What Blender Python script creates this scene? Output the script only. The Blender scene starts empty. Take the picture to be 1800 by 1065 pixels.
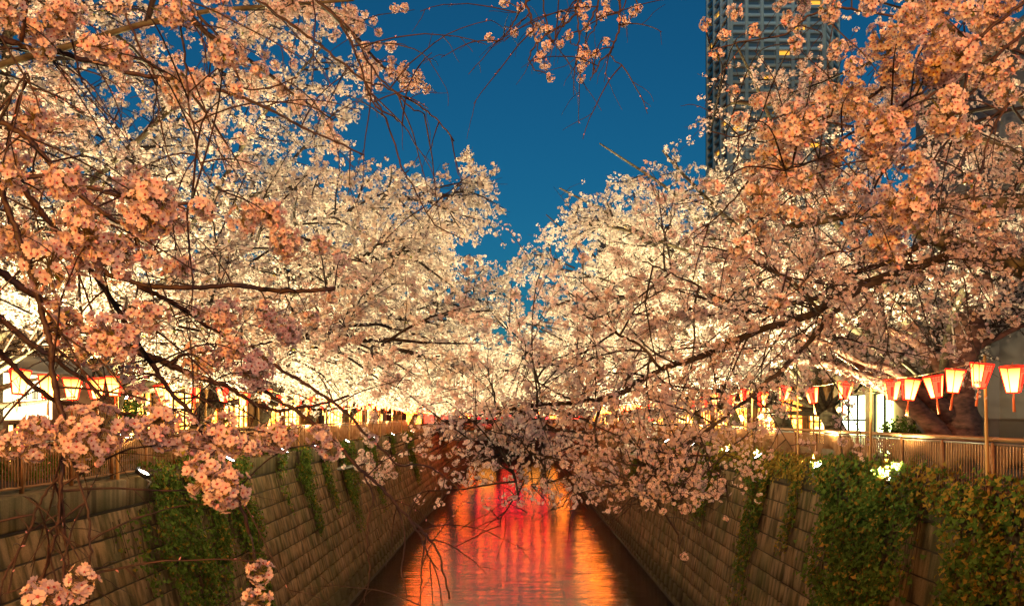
import bpy, math, random
import numpy as np
from mathutils import Matrix, Vector
R = math.radians
random.seed(7)
RNG = np.random.default_rng(7)
SC = bpy.context.scene
COL = SC.collection

# ---------------------------------------------------------------- camera
F, CX, CY, CAMZ = 1400.0, 905.0, 730.0, 8.7          # focal length and principal point in photo pixels, eye height over the water
cam = bpy.data.objects.new('camera', bpy.data.cameras.new('camera'))
COL.objects.link(cam)
cam.location = (0, 0, CAMZ)
cam.rotation_euler = (R(90), 0, 0)
cam.data.sensor_width = 36
cam.data.lens = 36 * F / 1800
cam.data.shift_x = (900 - CX) / 1800
cam.data.shift_y = (CY - 532.5) / 1800
cam.data.clip_start = 0.05
cam.data.clip_end = 3000
SC.camera = cam

# ---------------------------------------------------------------- sky after sunset
world = bpy.data.worlds.new('World')
SC.world = world
world.use_nodes = True
wn, wl = world.node_tree.nodes, world.node_tree.links
wn.clear()
sky = wn.new('ShaderNodeTexSky')
sky.sky_type = 'NISHITA'
sky.sun_disc = False
sky.sun_elevation = R(4.0)
sky.sun_rotation = R(180)
sky.air_density, sky.dust_density, sky.ozone_density = 1.0, 1.0, 5.0
tint = wn.new('ShaderNodeMix'); tint.data_type = 'RGBA'; tint.blend_type = 'MULTIPLY'
tint.inputs['Factor'].default_value = 1.0
tint.inputs['B'].default_value = (0.38, 1.04, 0.88, 1)
bg = wn.new('ShaderNodeBackground'); bg.inputs['Strength'].default_value = 0.125
wo = wn.new('ShaderNodeOutputWorld')
wl.new(sky.outputs[0], tint.inputs['A']); wl.new(tint.outputs['Result'], bg.inputs[0]); wl.new(bg.outputs[0], wo.inputs[0])

# the last glow of the sun that has just set behind the viewer
sun = bpy.data.objects.new('sun', bpy.data.lights.new('sun', 'SUN'))
COL.objects.link(sun); sun.data.energy = 0.32; sun.data.angle = R(20); sun.data.color = (1.0, 0.86, 0.78)
sun.rotation_euler = (R(86), 0, 0)

SC.view_settings.view_transform = 'Standard'
SC.view_settings.look = 'None'
SC.view_settings.exposure = 0.0
SC.view_settings.gamma = 1.0
SC.render.engine = 'CYCLES'
cy = SC.cycles
cy.use_denoising = True
cy.max_bounces = 5; cy.diffuse_bounces = 2; cy.glossy_bounces = 3; cy.transmission_bounces = 4
cy.transparent_max_bounces = 6
cy.sample_clamp_indirect = 4.0
cy.sample_clamp_direct = 0.0
cy.caustics_reflective = False; cy.caustics_refractive = False
cy.use_light_tree = True

# light levels in one place
FLOOD_W, LANTERN_E, SODIUM_W, SHOP_E = 13500.0, 15.0, 8200.0, 10.0

# ---------------------------------------------------------------- helpers
def W(px, py, Y):
    return np.array(((px - CX) / F * Y, Y, CAMZ - (py - CY) / F * Y))

def link(o, parent=None):
    COL.objects.link(o)
    if parent is not None: o.parent = parent
    return o

def tag(o, label=None, cat=None, group=None, kind=None):
    if label: o['label'] = label
    if cat: o['category'] = cat
    if group: o['group'] = group
    if kind: o['kind'] = kind
    return o

def empty(name, loc=(0, 0, 0), rz=0.0):
    o = bpy.data.objects.new(name, None); o.empty_display_size = 0.2
    o.location = loc; o.rotation_euler = (0, 0, rz)
    return link(o)

class MB:
    """collects polygons; build() links them as one mesh object"""
    def __init__(s): s.v, s.f, s.m, s.n = [], [], [], 0
    def add(s, verts, faces, mi=0):
        verts = np.asarray(verts, float).reshape(-1, 3)
        b = s.n; s.v.append(verts); s.n += len(verts)
        if isinstance(faces, np.ndarray):
            s.f.extend((faces + b).tolist())
        else:
            s.f.extend([[i + b for i in f] for f in faces])
        s.m.extend([mi] * len(faces)); return s
    def box(s, x0, x1, y0, y1, z0, z1, mi=0):
        v = [(x0,y0,z0),(x1,y0,z0),(x1,y1,z0),(x0,y1,z0),(x0,y0,z1),(x1,y0,z1),(x1,y1,z1),(x0,y1,z1)]
        return s.add(v, [(0,3,2,1),(4,5,6,7),(0,1,5,4),(1,2,6,5),(2,3,7,6),(3,0,4,7)], mi)
    def bbox(s, x0, x1, y0, y1, z0, z1, b=0.01, mi=0):
        """box with its edges chamfered (stacked rings along z)"""
        rings = [(x0+b,x1-b,y0+b,y1-b,z0),(x0,x1,y0,y1,z0+b),(x0,x1,y0,y1,z1-b),(x0+b,x1-b,y0+b,y1-b,z1)]
        v = []
        for a,c,d,e,z in rings: v += [(a,d,z),(c,d,z),(c,e,z),(a,e,z)]
        f = [(3,2,1,0),(12,13,14,15)]
        for k in range(3):
            for i in range(4):
                j = (i+1) % 4; f.append((4*k+i,4*k+j,4*k+4+j,4*k+4+i))
        return s.add(v, f, mi)
    def tube(s, pts, rad, n=6, mi=0, cap=True):
        v, f = tubes(np.asarray(pts, float)[None], np.broadcast_to(np.asarray(rad, float), (len(pts),))[None], n)
        s.add(v, f, mi)
        if cap:
            k = len(v)
            s.f.append([s.n - k + i for i in range(n)][::-1]); s.m.append(mi)
            s.f.append([s.n - n + i for i in range(n)]); s.m.append(mi)
        return s
    def lathe(s, prof, n=10, mi=0, c=(0, 0, 0)):
        a = np.arange(n) * 2 * math.pi / n
        v = np.concatenate([np.stack([r*np.cos(a)+c[0], r*np.sin(a)+c[1], np.full(n, z+c[2])], 1) for r, z in prof])
        f = []
        for k in range(len(prof)-1):
            for i in range(n):
                j = (i+1) % n; f.append((k*n+i, k*n+j, (k+1)*n+j, (k+1)*n+i))
        f.append(tuple(range(n))[::-1]); f.append(tuple((len(prof)-1)*n + i for i in range(n)))
        return s.add(v, f, mi)
    def mesh(s, name, mats, smooth=False):
        me = bpy.data.meshes.new(name)
        v = np.concatenate(s.v) if s.v else np.zeros((0, 3))
        lens = np.array([len(f) for f in s.f], np.int32)
        loops = np.array([i for f in s.f for i in f], np.int32)
        fill(me, v, loops, lens, np.array(s.m, np.int32), mats, smooth)
        return me
    def build(s, name, mats, parent=None, smooth=False):
        return link(bpy.data.objects.new(name, s.mesh(name, mats, smooth)), parent)

def fill(me, v, loops, lens, mi, mats, smooth):
    me.vertices.add(len(v)); me.vertices.foreach_set('co', np.ascontiguousarray(v, np.float32).ravel())
    me.loops.add(len(loops)); me.loops.foreach_set('vertex_index', loops.astype(np.int32))
    me.polygons.add(len(lens))
    st = np.concatenate([[0], np.cumsum(lens)[:-1]]).astype(np.int32) if len(lens) else np.zeros(0, np.int32)
    me.polygons.foreach_set('loop_start', st)
    for m in (mats if isinstance(mats, (list, tuple)) else [mats]): me.materials.append(m)
    if mi is not None and len(mi): me.polygons.foreach_set('material_index', mi)
    if smooth: me.polygons.foreach_set('use_smooth', np.ones(len(lens), bool))
    me.update(calc_edges=True)

def quads_mesh(name, v, faces, mats, smooth=False, mi=None, parent=None):
    me = bpy.data.meshes.new(name)
    k = faces.shape[1]
    fill(me, v, faces.ravel(), np.full(len(faces), k, np.int32), mi, mats, smooth)
    return link(bpy.data.objects.new(name, me), parent)

def norm(a): return a / np.maximum(np.linalg.norm(a, axis=-1, keepdims=True), 1e-9)

def tubes(P, Rd, n):
    """P (N,K,3) centre lines, Rd (N,K) radii -> vertices and quad faces, all at once"""
    N, K, _ = P.shape
    T = np.empty_like(P); T[:, 1:-1] = P[:, 2:] - P[:, :-2]; T[:, 0] = P[:, 1] - P[:, 0]; T[:, -1] = P[:, -1] - P[:, -2]
    T = norm(T)
    ref = np.where(np.abs(T[:, :1, 2:3]) > 0.8, np.array([1.0, 0, 0]), np.array([0, 0, 1.0]))
    u = np.empty_like(P); prev = np.broadcast_to(ref, (N, 1, 3))[:, 0]
    for k in range(K):
        a = prev - (prev * T[:, k]).sum(-1, keepdims=True) * T[:, k]
        u[:, k] = norm(a); prev = u[:, k]
    w = np.cross(T, u)
    a = np.arange(n) * 2 * math.pi / n
    V = P[:, :, None] + Rd[:, :, None, None] * (np.cos(a)[None, None, :, None] * u[:, :, None] + np.sin(a)[None, None, :, None] * w[:, :, None])
    i = np.arange(n); j = (i + 1) % n
    base = (np.arange(N) * K * n)[:, None, None] + (np.arange(K - 1) * n)[None, :, None]
    fc = np.stack([base + i, base + j, base + n + j, base + n + i], -1)
    return V.reshape(-1, 3), fc.reshape(-1, 4)

def smooth_line(pts, k=4):
    """Catmull-Rom through pts (any number of columns)"""
    p = np.asarray(pts, float); p = np.vstack([2*p[0]-p[1], p, 2*p[-1]-p[-2]])
    out = []
    for i in range(1, len(p) - 2):
        for t in np.arange(k) / k:
            out.append(0.5*((2*p[i]) + (p[i+1]-p[i-1])*t + (2*p[i-1]-5*p[i]+4*p[i+1]-p[i+2])*t*t + (3*p[i]-p[i-1]-3*p[i+1]+p[i+2])*t**3))
    out.append(p[-2]); return np.array(out)

# ---------------------------------------------------------------- materials
def mat(name, col, rough=0.7, metal=0.0, var=0.0, scale=8.0, bump=0.0, stretch=(1, 1, 1), col2=None, spec=0.4):
    m = bpy.data.materials.new(name); m.use_nodes = True
    n, l = m.node_tree.nodes, m.node_tree.links
    b = n['Principled BSDF']; b.inputs['Roughness'].default_value = rough; b.inputs['Metallic'].default_value = metal
    b.inputs['Specular IOR Level'].default_value = spec
    b.inputs['Base Color'].default_value = (*col, 1)
    if var or bump:
        g = n.new('ShaderNodeNewGeometry'); mp = n.new('ShaderNodeMapping'); mp.inputs['Scale'].default_value = stretch
        t = n.new('ShaderNodeTexNoise'); t.inputs['Scale'].default_value = scale; t.inputs['Detail'].default_value = 6
        l.new(g.outputs['Position'], mp.inputs[0]); l.new(mp.outputs[0], t.inputs['Vector'])
        if var:
            r = n.new('ShaderNodeValToRGB'); c2 = col2 or tuple(c * (1 - var) for c in col)
            r.color_ramp.elements[0].position = 0.3; r.color_ramp.elements[1].position = 0.7
            r.color_ramp.elements[0].color = (*c2, 1); r.color_ramp.elements[1].color = (*col, 1)
            l.new(t.outputs['Fac'], r.inputs[0]); l.new(r.outputs[0], b.inputs['Base Color'])
        if bump:
            bp = n.new('ShaderNodeBump'); bp.inputs['Strength'].default_value = bump; bp.inputs['Distance'].default_value = 0.02
            l.new(t.outputs['Fac'], bp.inputs['Height']); l.new(bp.outputs[0], b.inputs['Normal'])
    return m

def emit(name, col, e, sample=True):
    m = bpy.data.materials.new(name); m.use_nodes = True
    n, l = m.node_tree.nodes, m.node_tree.links; n.clear()
    o = n.new('ShaderNodeOutputMaterial'); s = n.new('ShaderNodeEmission')
    s.inputs[0].default_value = (*col, 1); s.inputs[1].default_value = e
    l.new(s.outputs[0], o.inputs[0])
    if not sample: m.cycles.emission_sampling = 'NONE'
    return m

def petal(name, col, trans=0.4, col2=None):
    m = bpy.data.materials.new(name); m.use_nodes = True
    n, l = m.node_tree.nodes, m.node_tree.links; n.clear()
    o = n.new('ShaderNodeOutputMaterial'); mx = n.new('ShaderNodeMixShader'); mx.inputs[0].default_value = trans
    d = n.new('ShaderNodeBsdfDiffuse'); t = n.new('ShaderNodeBsdfTranslucent')
    g = n.new('ShaderNodeNewGeometry')
    rp = n.new('ShaderNodeValToRGB')
    rp.color_ramp.elements[0].color = (*(col2 or col), 1); rp.color_ramp.elements[1].color = (*col, 1)
    l.new(g.outputs['Random Per Island'], rp.inputs[0])
    l.new(rp.outputs[0], d.inputs[0]); l.new(rp.outputs[0], t.inputs[0])
    l.new(d.outputs[0], mx.inputs[1]); l.new(t.outputs[0], mx.inputs[2]); l.new(mx.outputs[0], o.inputs[0])
    return m

def concrete(name, light, dark, moss=(0.05, 0.06, 0.02)):
    """weathered concrete: vertical water streaks, blotches, grain"""
    m = bpy.data.materials.new(name); m.use_nodes = True
    n, l = m.node_tree.nodes, m.node_tree.links
    b = n['Principled BSDF']; b.inputs['Roughness'].default_value = 0.85; b.inputs['Specular IOR Level'].default_value = 0.25
    g = n.new('ShaderNodeNewGeometry')
    def noise(sc, st, det=5):
        mp = n.new('ShaderNodeMapping'); mp.inputs['Scale'].default_value = st
        t = n.new('ShaderNodeTexNoise'); t.inputs['Scale'].default_value = sc; t.inputs['Detail'].default_value = det
        l.new(g.outputs['Position'], mp.inputs[0]); l.new(mp.outputs[0], t.inputs['Vector']); return t
    streak = noise(5.0, (1, 1, 0.07)); blot = noise(0.8, (1, 1, 0.6)); grain = noise(38.0, (1, 1, 1), 3)
    def ramp(src, a, b_, c0, c1):
        r = n.new('ShaderNodeValToRGB'); r.color_ramp.elements[0].position = a; r.color_ramp.elements[1].position = b_
        r.color_ramp.elements[0].color = c0; r.color_ramp.elements[1].color = c1
        l.new(src, r.inputs[0]); return r
    def mix(a, b_, fac, mode='MIX'):
        x = n.new('ShaderNodeMix'); x.data_type = 'RGBA'; x.blend_type = mode
        if isinstance(fac, float): x.inputs['Factor'].default_value = fac
        else: l.new(fac, x.inputs['Factor'])
        l.new(a, x.inputs['A'])
        if isinstance(b_, tuple): x.inputs['B'].default_value = b_
        else: l.new(b_, x.inputs['B'])
        return x.outputs['Result']
    c = ramp(streak.outputs['Fac'], 0.38, 0.60, (*dark, 1), (*light, 1)).outputs[0]
    k = ramp(blot.outputs['Fac'], 0.4, 0.72, (0, 0, 0, 1), (0.75, 0.75, 0.75, 1)).outputs[0]
    c = mix(c, (*moss, 1), k)
    gr = ramp(grain.outputs['Fac'], 0.3, 0.7, (0.75, 0.75, 0.75, 1), (1.1, 1.1, 1.1, 1)).outputs[0]
    c = mix(c, gr, 1.0, 'MULTIPLY')
    # algae up to the tide line
    sz = n.new('ShaderNodeSeparateXYZ'); l.new(g.outputs['Position'], sz.inputs[0])
    mr = n.new('ShaderNodeMapRange'); mr.inputs['From Min'].default_value = 0.75; mr.inputs['From Max'].default_value = 1.35
    mr.inputs['To Min'].default_value = 0.85; mr.inputs['To Max'].default_value = 0.0
    wv = n.new('ShaderNodeMath'); wv.operation = 'MULTIPLY_ADD'; wv.inputs[1].default_value = -0.9
    l.new(streak.outputs['Fac'], wv.inputs[0]); l.new(sz.outputs['Z'], wv.inputs[2])
    ad2 = n.new('ShaderNodeMath'); ad2.operation = 'ADD'; ad2.inputs[1].default_value = 0.45
    l.new(wv.outputs[0], ad2.inputs[0]); l.new(ad2.outputs[0], mr.inputs['Value'])
    c = mix(c, (0.018, 0.022, 0.008, 1), mr.outputs[0])
    # each block a little different
    rp = ramp(g.outputs['Random Per Island'], 0, 1, (0.86, 0.86, 0.86, 1), (1.08, 1.06, 1.04, 1)).outputs[0]
    c = mix(c, rp, 1.0, 'MULTIPLY')
    l.new(c, b.inputs['Base Color'])
    bp = n.new('ShaderNodeBump'); bp.inputs['Strength'].default_value = 0.35; bp.inputs['Distance'].default_value = 0.01
    l.new(grain.outputs['Fac'], bp.inputs['Height']); l.new(bp.outputs[0], b.inputs['Normal'])
    return m

M = {}
M['block'] = concrete('wall_block', (0.29, 0.19, 0.112), (0.06, 0.038, 0.021))
M['coping'] = concrete('coping', (0.155, 0.115, 0.072), (0.042, 0.030, 0.018))
M['joint'] = mat('joint', (0.035, 0.03, 0.025), 0.95)
M['pave'] = mat('paving', (0.16, 0.145, 0.13), 0.85, var=0.4, scale=3, bump=0.2)
M['soil'] = mat('soil', (0.10, 0.085, 0.06), 0.95, var=0.5, scale=4, bump=0.5)
M['asph'] = mat('asphalt', (0.05, 0.05, 0.052), 0.9, var=0.3, scale=9, bump=0.3)
M['bark'] = mat('bark', (0.075, 0.052, 0.038), 0.9, var=0.6, scale=9, bump=1.0, stretch=(1, 1, 2.2), col2=(0.022, 0.015, 0.012), spec=0.2)
M['barkmoss'] = mat('mossy_bark', (0.15, 0.13, 0.085), 0.9, var=0.6, scale=7, bump=1.0, stretch=(1, 1, 2), col2=(0.05, 0.038, 0.025), spec=0.2)
M['twig'] = mat('twig', (0.036, 0.020, 0.015), 0.65, var=0.4, scale=30, spec=0.3)
M['fgbark'] = mat('branch_bark', (0.062, 0.026, 0.020), 0.6, var=0.6, scale=26, bump=0.7, stretch=(1, 1, 1), col2=(0.018, 0.010, 0.009), spec=0.35)
M['petal'] = petal('petal', (0.88, 0.76, 0.74), 0.48, (0.74, 0.50, 0.50))
M['barkredlit'] = mat('red_lit_bark', (0.24, 0.11, 0.075), 0.7, var=0.6, scale=6, bump=1.0, stretch=(1, 1, 2.5), col2=(0.07, 0.035, 0.025), spec=0.3)  # red-brown bark with the red lantern light put into its colour
M['petalfar'] = petal('petal_far', (0.86, 0.78, 0.74), 0.38, (0.72, 0.58, 0.55))
M['heart'] = mat('flower_heart', (0.30, 0.035, 0.04), 0.6)
M['bud'] = petal('bud', (0.74, 0.36, 0.38), 0.25)
M['stalk'] = mat('stalk', (0.16, 0.11, 0.035), 0.6)
M['leaflet'] = petal('young_leaf', (0.24, 0.30, 0.05), 0.45, (0.30, 0.16, 0.04))
M['ivy'] = petal('ivy_leaf', (0.12, 0.19, 0.04), 0.25, (0.035, 0.07, 0.016))
M['ivyrust'] = petal('ivy_leaf_rust', (0.38, 0.23, 0.045), 0.25, (0.16, 0.13, 0.03))
M['fence'] = mat('fence_bronze', (0.22, 0.095, 0.032), 0.42, 0.35, var=0.35, scale=14, spec=0.5)
M['rail'] = mat('rail_wood', (0.24, 0.12, 0.05), 0.38, var=0.35, scale=9, stretch=(1, .3, 4), spec=0.5)
M['steel'] = mat('rail_steel', (0.42, 0.42, 0.42), 0.3, 0.9)
M['bamboo'] = mat('bamboo', (0.50, 0.26, 0.07), 0.5, var=0.35, scale=5, stretch=(1, 1, .3), spec=0.4)
M['black'] = mat('black_metal', (0.02, 0.02, 0.022), 0.5, 0.4)
M['grey'] = mat('grey_metal', (0.22, 0.22, 0.23), 0.45, 0.5)
M['rope'] = mat('rope', (0.35, 0.25, 0.12), 0.9)

# ================================================================ the setting
XT = {1: 8.5, -1: -9.2}          # canal-side edge of the coping on each bank
XB = {1: 7.4, -1: -7.66}         # foot of each wall at the water
ZT, ZB = 7.2, 6.5                # top of the coping, top of the block courses
SIDE = {1: 'right', -1: 'left'}

def water_mat():
    m = bpy.data.materials.new('canal_water'); m.use_nodes = True
    n, l = m.node_tree.nodes, m.node_tree.links
    b = n['Principled BSDF']
    b.inputs['Base Color'].default_value = (0.012, 0.010, 0.010, 1)
    b.inputs['Roughness'].default_value = 0.08
    b.inputs['IOR'].default_value = 1.33
    b.inputs['Specular IOR Level'].default_value = 0.5
    g = n.new('ShaderNodeNewGeometry')
    def nz(sc, st, det):
        mp = n.new('ShaderNodeMapping'); mp.inputs['Scale'].default_value = st
        t = n.new('ShaderNodeTexNoise'); t.inputs['Scale'].default_value = sc; t.inputs['Detail'].default_value = det
        l.new(g.outputs['Position'], mp.inputs[0]); l.new(mp.outputs[0], t.inputs['Vector']); return t
    a = nz(1.0, (0.20, 5.0, 1), 4); c = nz(0.30, (1.0, 2.0, 1), 3)
    ad = n.new('ShaderNodeMath'); ad.operation = 'MULTIPLY_ADD'; ad.inputs[1].default_value = 0.5
    l.new(a.outputs['Fac'], ad.inputs[0]); l.new(c.outputs['Fac'], ad.inputs[2])
    bp = n.new('ShaderNodeBump'); bp.inputs['Strength'].default_value = 0.48; bp.inputs['Distance'].default_value = 0.09
    l.new(ad.outputs[0], bp.inputs['Height']); l.new(bp.outputs[0], b.inputs['Normal'])
    return m
M['water'] = water_mat()
tag(MB().add([(-12,-12,0),(12,-12,0),(12,700,0),(-12,700,0)], [(0,1,2,3)]).build('canal_water', M['water']), kind='structure')
# ground: one sheet on each bank, out to the horizon
tag(MB().add([(9.0,-60,7.16),(1500,-60,7.16),(1500,2500,7.16),(9.0,2500,7.16)], [(0,1,2,3)]).build('ground_right', M['asph']), kind='structure')
tag(MB().add([(-1500,-60,7.16),(-9.7,-60,7.16),(-9.7,2500,7.16),(-1500,2500,7.16)], [(0,1,2,3)]).build('ground_left', M['asph']), kind='structure')
tag(MB().add([(-9.6,690,7.15),(8.95,690,7.15),(8.95,2500,7.15),(-9.6,2500,7.15)], [(0,1,2,3)]).build('ground_far', M['asph']), kind='structure')
for s in (1, -1):                 # planting strip behind each fence, then the paved walkway with its kerb
    a, b = XT[s] + s*0.55, XT[s] + s*2.6
    x0, x1 = min(a, b), max(a, b)
    tag(MB().box(x0, x1, -8, 160, 7.0, 7.22).build('planting_strip_' + SIDE[s], M['soil']), kind='structure')
    k0, k1 = sorted((b + s*0.004, b + s*0.15))
    tag(MB().box(k0, k1, -8, 160, 7.0, 7.30).build('kerb_' + SIDE[s], M['coping']), kind='structure')
    p0, p1 = sorted((b + s*0.154, b + s*3.2))
    tag(MB().box(p0, p1, -8, 160, 7.0, 7.20).build('walkway_' + SIDE[s], M['pave']), kind='structure')

# ---------------------------------------------------------------- canal walls of concrete blocks
BL, BH = 1.05, 0.575
def block_mesh(name, dl, dh, bulge):
    m = MB(); a, h, d = BL/2 - 0.0045 - dl*.5, BH/2 - 0.020 - dh, 0.03 + bulge
    v = [(-a-.0,-h,-.12),(a,-h,-.12),(a,h,-.12),(-a,h,-.12),(-a,-h,d-.015),(a,-h,d-.015),(a,h,d-.015),(-a,h,d-.015),
         (-a+.015,-h+.015,d),(a-.015,-h+.015,d),(a-.015,h-.015,d),(-a+.015,h-.015,d)]
    f = [(0,1,5,4),(1,2,6,5),(2,3,7,6),(3,0,4,7),(4,5,9,8),(5,6,10,9),(6,7,11,10),(7,4,8,11),(8,9,10,11)]
    return m.add(v, f)
BLOCKS = [block_mesh('block', *p) for p in ((0,0,0),(.003,.002,.008),(.004,0,-.006),(0,.003,.014))]
BMESH = [b.mesh('block', M['block']) for b in BLOCKS]
for s in (1, -1):
    wall = empty('canal_wall', (0, 0, 0))
    tag(wall, 'stained concrete block wall rising from the water on the %s bank' % SIDE[s], 'wall', 'block walls of the canal')
    xt, xb = XT[s] + s*0.08, XB[s]
    bt = abs(xt - xb) / ZB; L = math.hypot(1, bt)
    vv = np.array((s*bt, 0, 1)) / L; nn = np.array((-s, 0, bt)) / L; uu = np.array((0, -s, 0.0))
    rows = int(math.ceil(ZB * L / BH)); cand = []
    for r in range(rows):
        off = (r % 2) * BL / 2 + 0.11 * (r % 3)
        for c in range(int((118 + 6) / BL)):
            y = -6 + off + c * BL
            p = np.array((xt, y, ZB)) - vv * (BH * (r + 0.5))
            h = None
            vis = y > 6 and abs(p[0] / y) < 0.68 and (CAMZ - p[2]) / y < 0.27
            cand.append((0 if vis else 1, y, r, p))
    cand.sort(key=lambda q: (q[0], q[1]))
    rest = MB()
    for i, (nv, y, r, p) in enumerate(cand):
        j = (int(y * 7) + r * 3 + i) % 4
        tilt = 0.004 * (((i * 37) % 11) / 5 - 1)
        n2 = nn + vv * tilt; n2 /= np.linalg.norm(n2); v2 = np.cross(n2, uu)
        if i < 300:
            o = bpy.data.objects.new('block', BMESH[j])
            mtx = Matrix.Identity(4)
            for k in range(3): mtx[k][0], mtx[k][1], mtx[k][2], mtx[k][3] = uu[k], v2[k], n2[k], p[k]
            o.matrix_world = mtx; link(o, wall)
        else:
            b = BLOCKS[j]; lv = b.v[0]
            rest.add(p + lv[:, :1]*uu + lv[:, 1:2]*v2 + lv[:, 2:]*n2, b.f)
    tag(rest.build('blocks', M['block'], wall), kind='stuff')
    # backing: joints seen between the blocks and the bank behind
    q = s*0.004
    bk = MB().add([(xt+q,-8,ZB),(xb+q,-8,-.4),(xb+q,640,-.4),(xt+q,640,ZB)], [(0,1,2,3)] if s < 0 else [(3,2,1,0)])
    bk.build('joint_backing', M['joint'], wall)
    far = MB(); b2 = -s*0.03
    far.add([(xt+b2,112,ZB),(xb+b2,112,-.2),(xb+b2,640,-.2),(xt+b2,640,ZB)], [(0,1,2,3)]).build('wall_face', M['block'], wall)
    # coping: long precast lengths with a drip groove below
    y = -7.0; k = 0
    while y < 118:
        ln = 2.35
        a, b = sorted((XT[s] + 0.004*((k*5) % 3 - 1), XT[s] + s*0.55))
        dz = 0.006*((k*7) % 3 - 1)
        MB().bbox(a, b, y+.008, y+ln-.008, ZB+.06, ZT+dz, 0.025).build('coping_slab', M['coping'], wall)
        y += ln; k += 1
    a, b = sorted((xt - s*0.005, XT[s] + s*0.5)); MB().box(a, b, -7, 118, ZB-.02, ZB+.055).build('groove', M['joint'], wall)
    a, b = sorted((XT[s], XT[s] + s*0.55)); MB().box(a, b, 118.01, 640, ZB+.06, ZT).build('coping_run', M['coping'], wall)
    for k, y in enumerate((16.2, 22.6, 29.5, 36.4, 47.0)):      # weep pipes sticking out of the wall
        z = 4.3 - .35*(k % 2); xx = xt + (z - ZB)*(xt - xb)/ZB
        MB().lathe([(.07, 0), (.07, .16), (.055, .16), (.055, .02)], 10).build('drain_pipe', M['joint'], wall, True)
        pz = wall.children[-1]; pz.location = (xx - s*.02, y, z); pz.rotation_euler = (0, -s*R(96), 0)
    # foot: slimy toe strip along the water line
    a, b = sorted((XB[s] - s*0.10, XB[s] + s*0.3)); MB().box(a, b, -7, 640, -.3, .07).build('toe_beam', M['joint'], wall)

# ---------------------------------------------------------------- the near bridge the photograph was taken from (deck and parapet, behind the camera)
br = empty('road_bridge', (0, -4, 7.2)); tag(br, 'concrete road bridge under the viewpoint', 'bridge')
MB().box(-10, 9.2, -11.5, 3.3, -0.55, 0.0).build('deck', M['coping'], br)
MB().bbox(-10, 9.2, 3.32, 3.6, -0.7, 0.95, .02).build('parapet', M['coping'], br)

# ---------------------------------------------------------------- the far bridge with its row of red lanterns
M['bluesteel'] = mat('blue_grey_paint', (0.16, 0.22, 0.34), 0.5, 0.1)
M['red_lamp'] = emit('red_lantern_glow', (1.0, 0.008, 0.012), 30.0)
M['orange_lamp'] = emit('orange_lamp_glow', (1.0, 0.20, 0.015), 24.0)
fb = empty('girder_bridge', (0, 96, 7.2)); tag(fb, 'blue-grey girder bridge crossing the canal in the distance behind the blossom', 'bridge')
MB().box(-9.1, 8.4, 0, 7, -1.5, -0.35).build('girder', M['bluesteel'], fb)
MB().box(-9.3, 8.6, -.3, 7.3, -0.345, 0.0).build('deck', M['coping'], fb)
MB().box(-9.1, 8.4, -.2, -.1, 0.98, 1.08).build('handrail', M['bluesteel'], fb)
pm = MB().box(-.05, .05, -.2, -.1, 0.002, 0.976).mesh('post', M['bluesteel'])
for i in range(12):
    o = bpy.data.objects.new('post', pm); o.location = (-8.9 + i*1.55, 0, 0); link(o, fb)
def round_lantern_mesh(m1):
    return MB().lathe([(.08,.30),(.20,.24),(.27,.08),(.27,-.08),(.20,-.24),(.08,-.30)], 10, 0).lathe([(.10,.302),(.10,.36)], 8, 1).lathe([(.10,-.36),(.10,-.302)], 8, 1).mesh('round_lantern', [m1, M['black']])
rl = round_lantern_mesh(M['red_lamp'])
for i in range(11):
    o = bpy.data.objects.new('red_lantern', rl); o.location = (-6.6 + i*1.3, 95.55, 8.9); link(o)
    tag(o, 'round red lantern in the row on the distant bridge mirrored in the water', 'lantern', 'red lanterns on the distant bridge')
ol = round_lantern_mesh(M['orange_lamp'])
for i in range(7):
    o = bpy.data.objects.new('orange_lantern', ol); o.location = (-4.5 + i*1.5, 103.9, 9.0 + 0.25*(i % 2)); o.scale = (1.5,)*3; link(o)
    tag(o, 'orange lantern on the back rail of the distant bridge', 'lantern', 'orange lanterns on the distant bridge')

fb2 = empty('lantern_bridge', (0, 138, 7.2)); tag(fb2, 'farther low bridge hung with red lanterns, seen only as a red glow', 'bridge')
MB().box(-9.1, 8.4, 0, 5, -1.3, 0.0).build('deck', M['bluesteel'], fb2)
MB().box(-9.1, 8.4, -.2, -.1, 0.9, 1.0).build('handrail', M['bluesteel'], fb2)
for i in range(9):
    o = bpy.data.objects.new('red_lantern', rl); o.location = (-6.2 + i*1.45, 137.5, 8.6); o.scale = (1.7,)*3; link(o)
    tag(o, 'large red lantern in the row on the farther bridge', 'lantern', 'red lanterns on the farther bridge')

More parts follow.
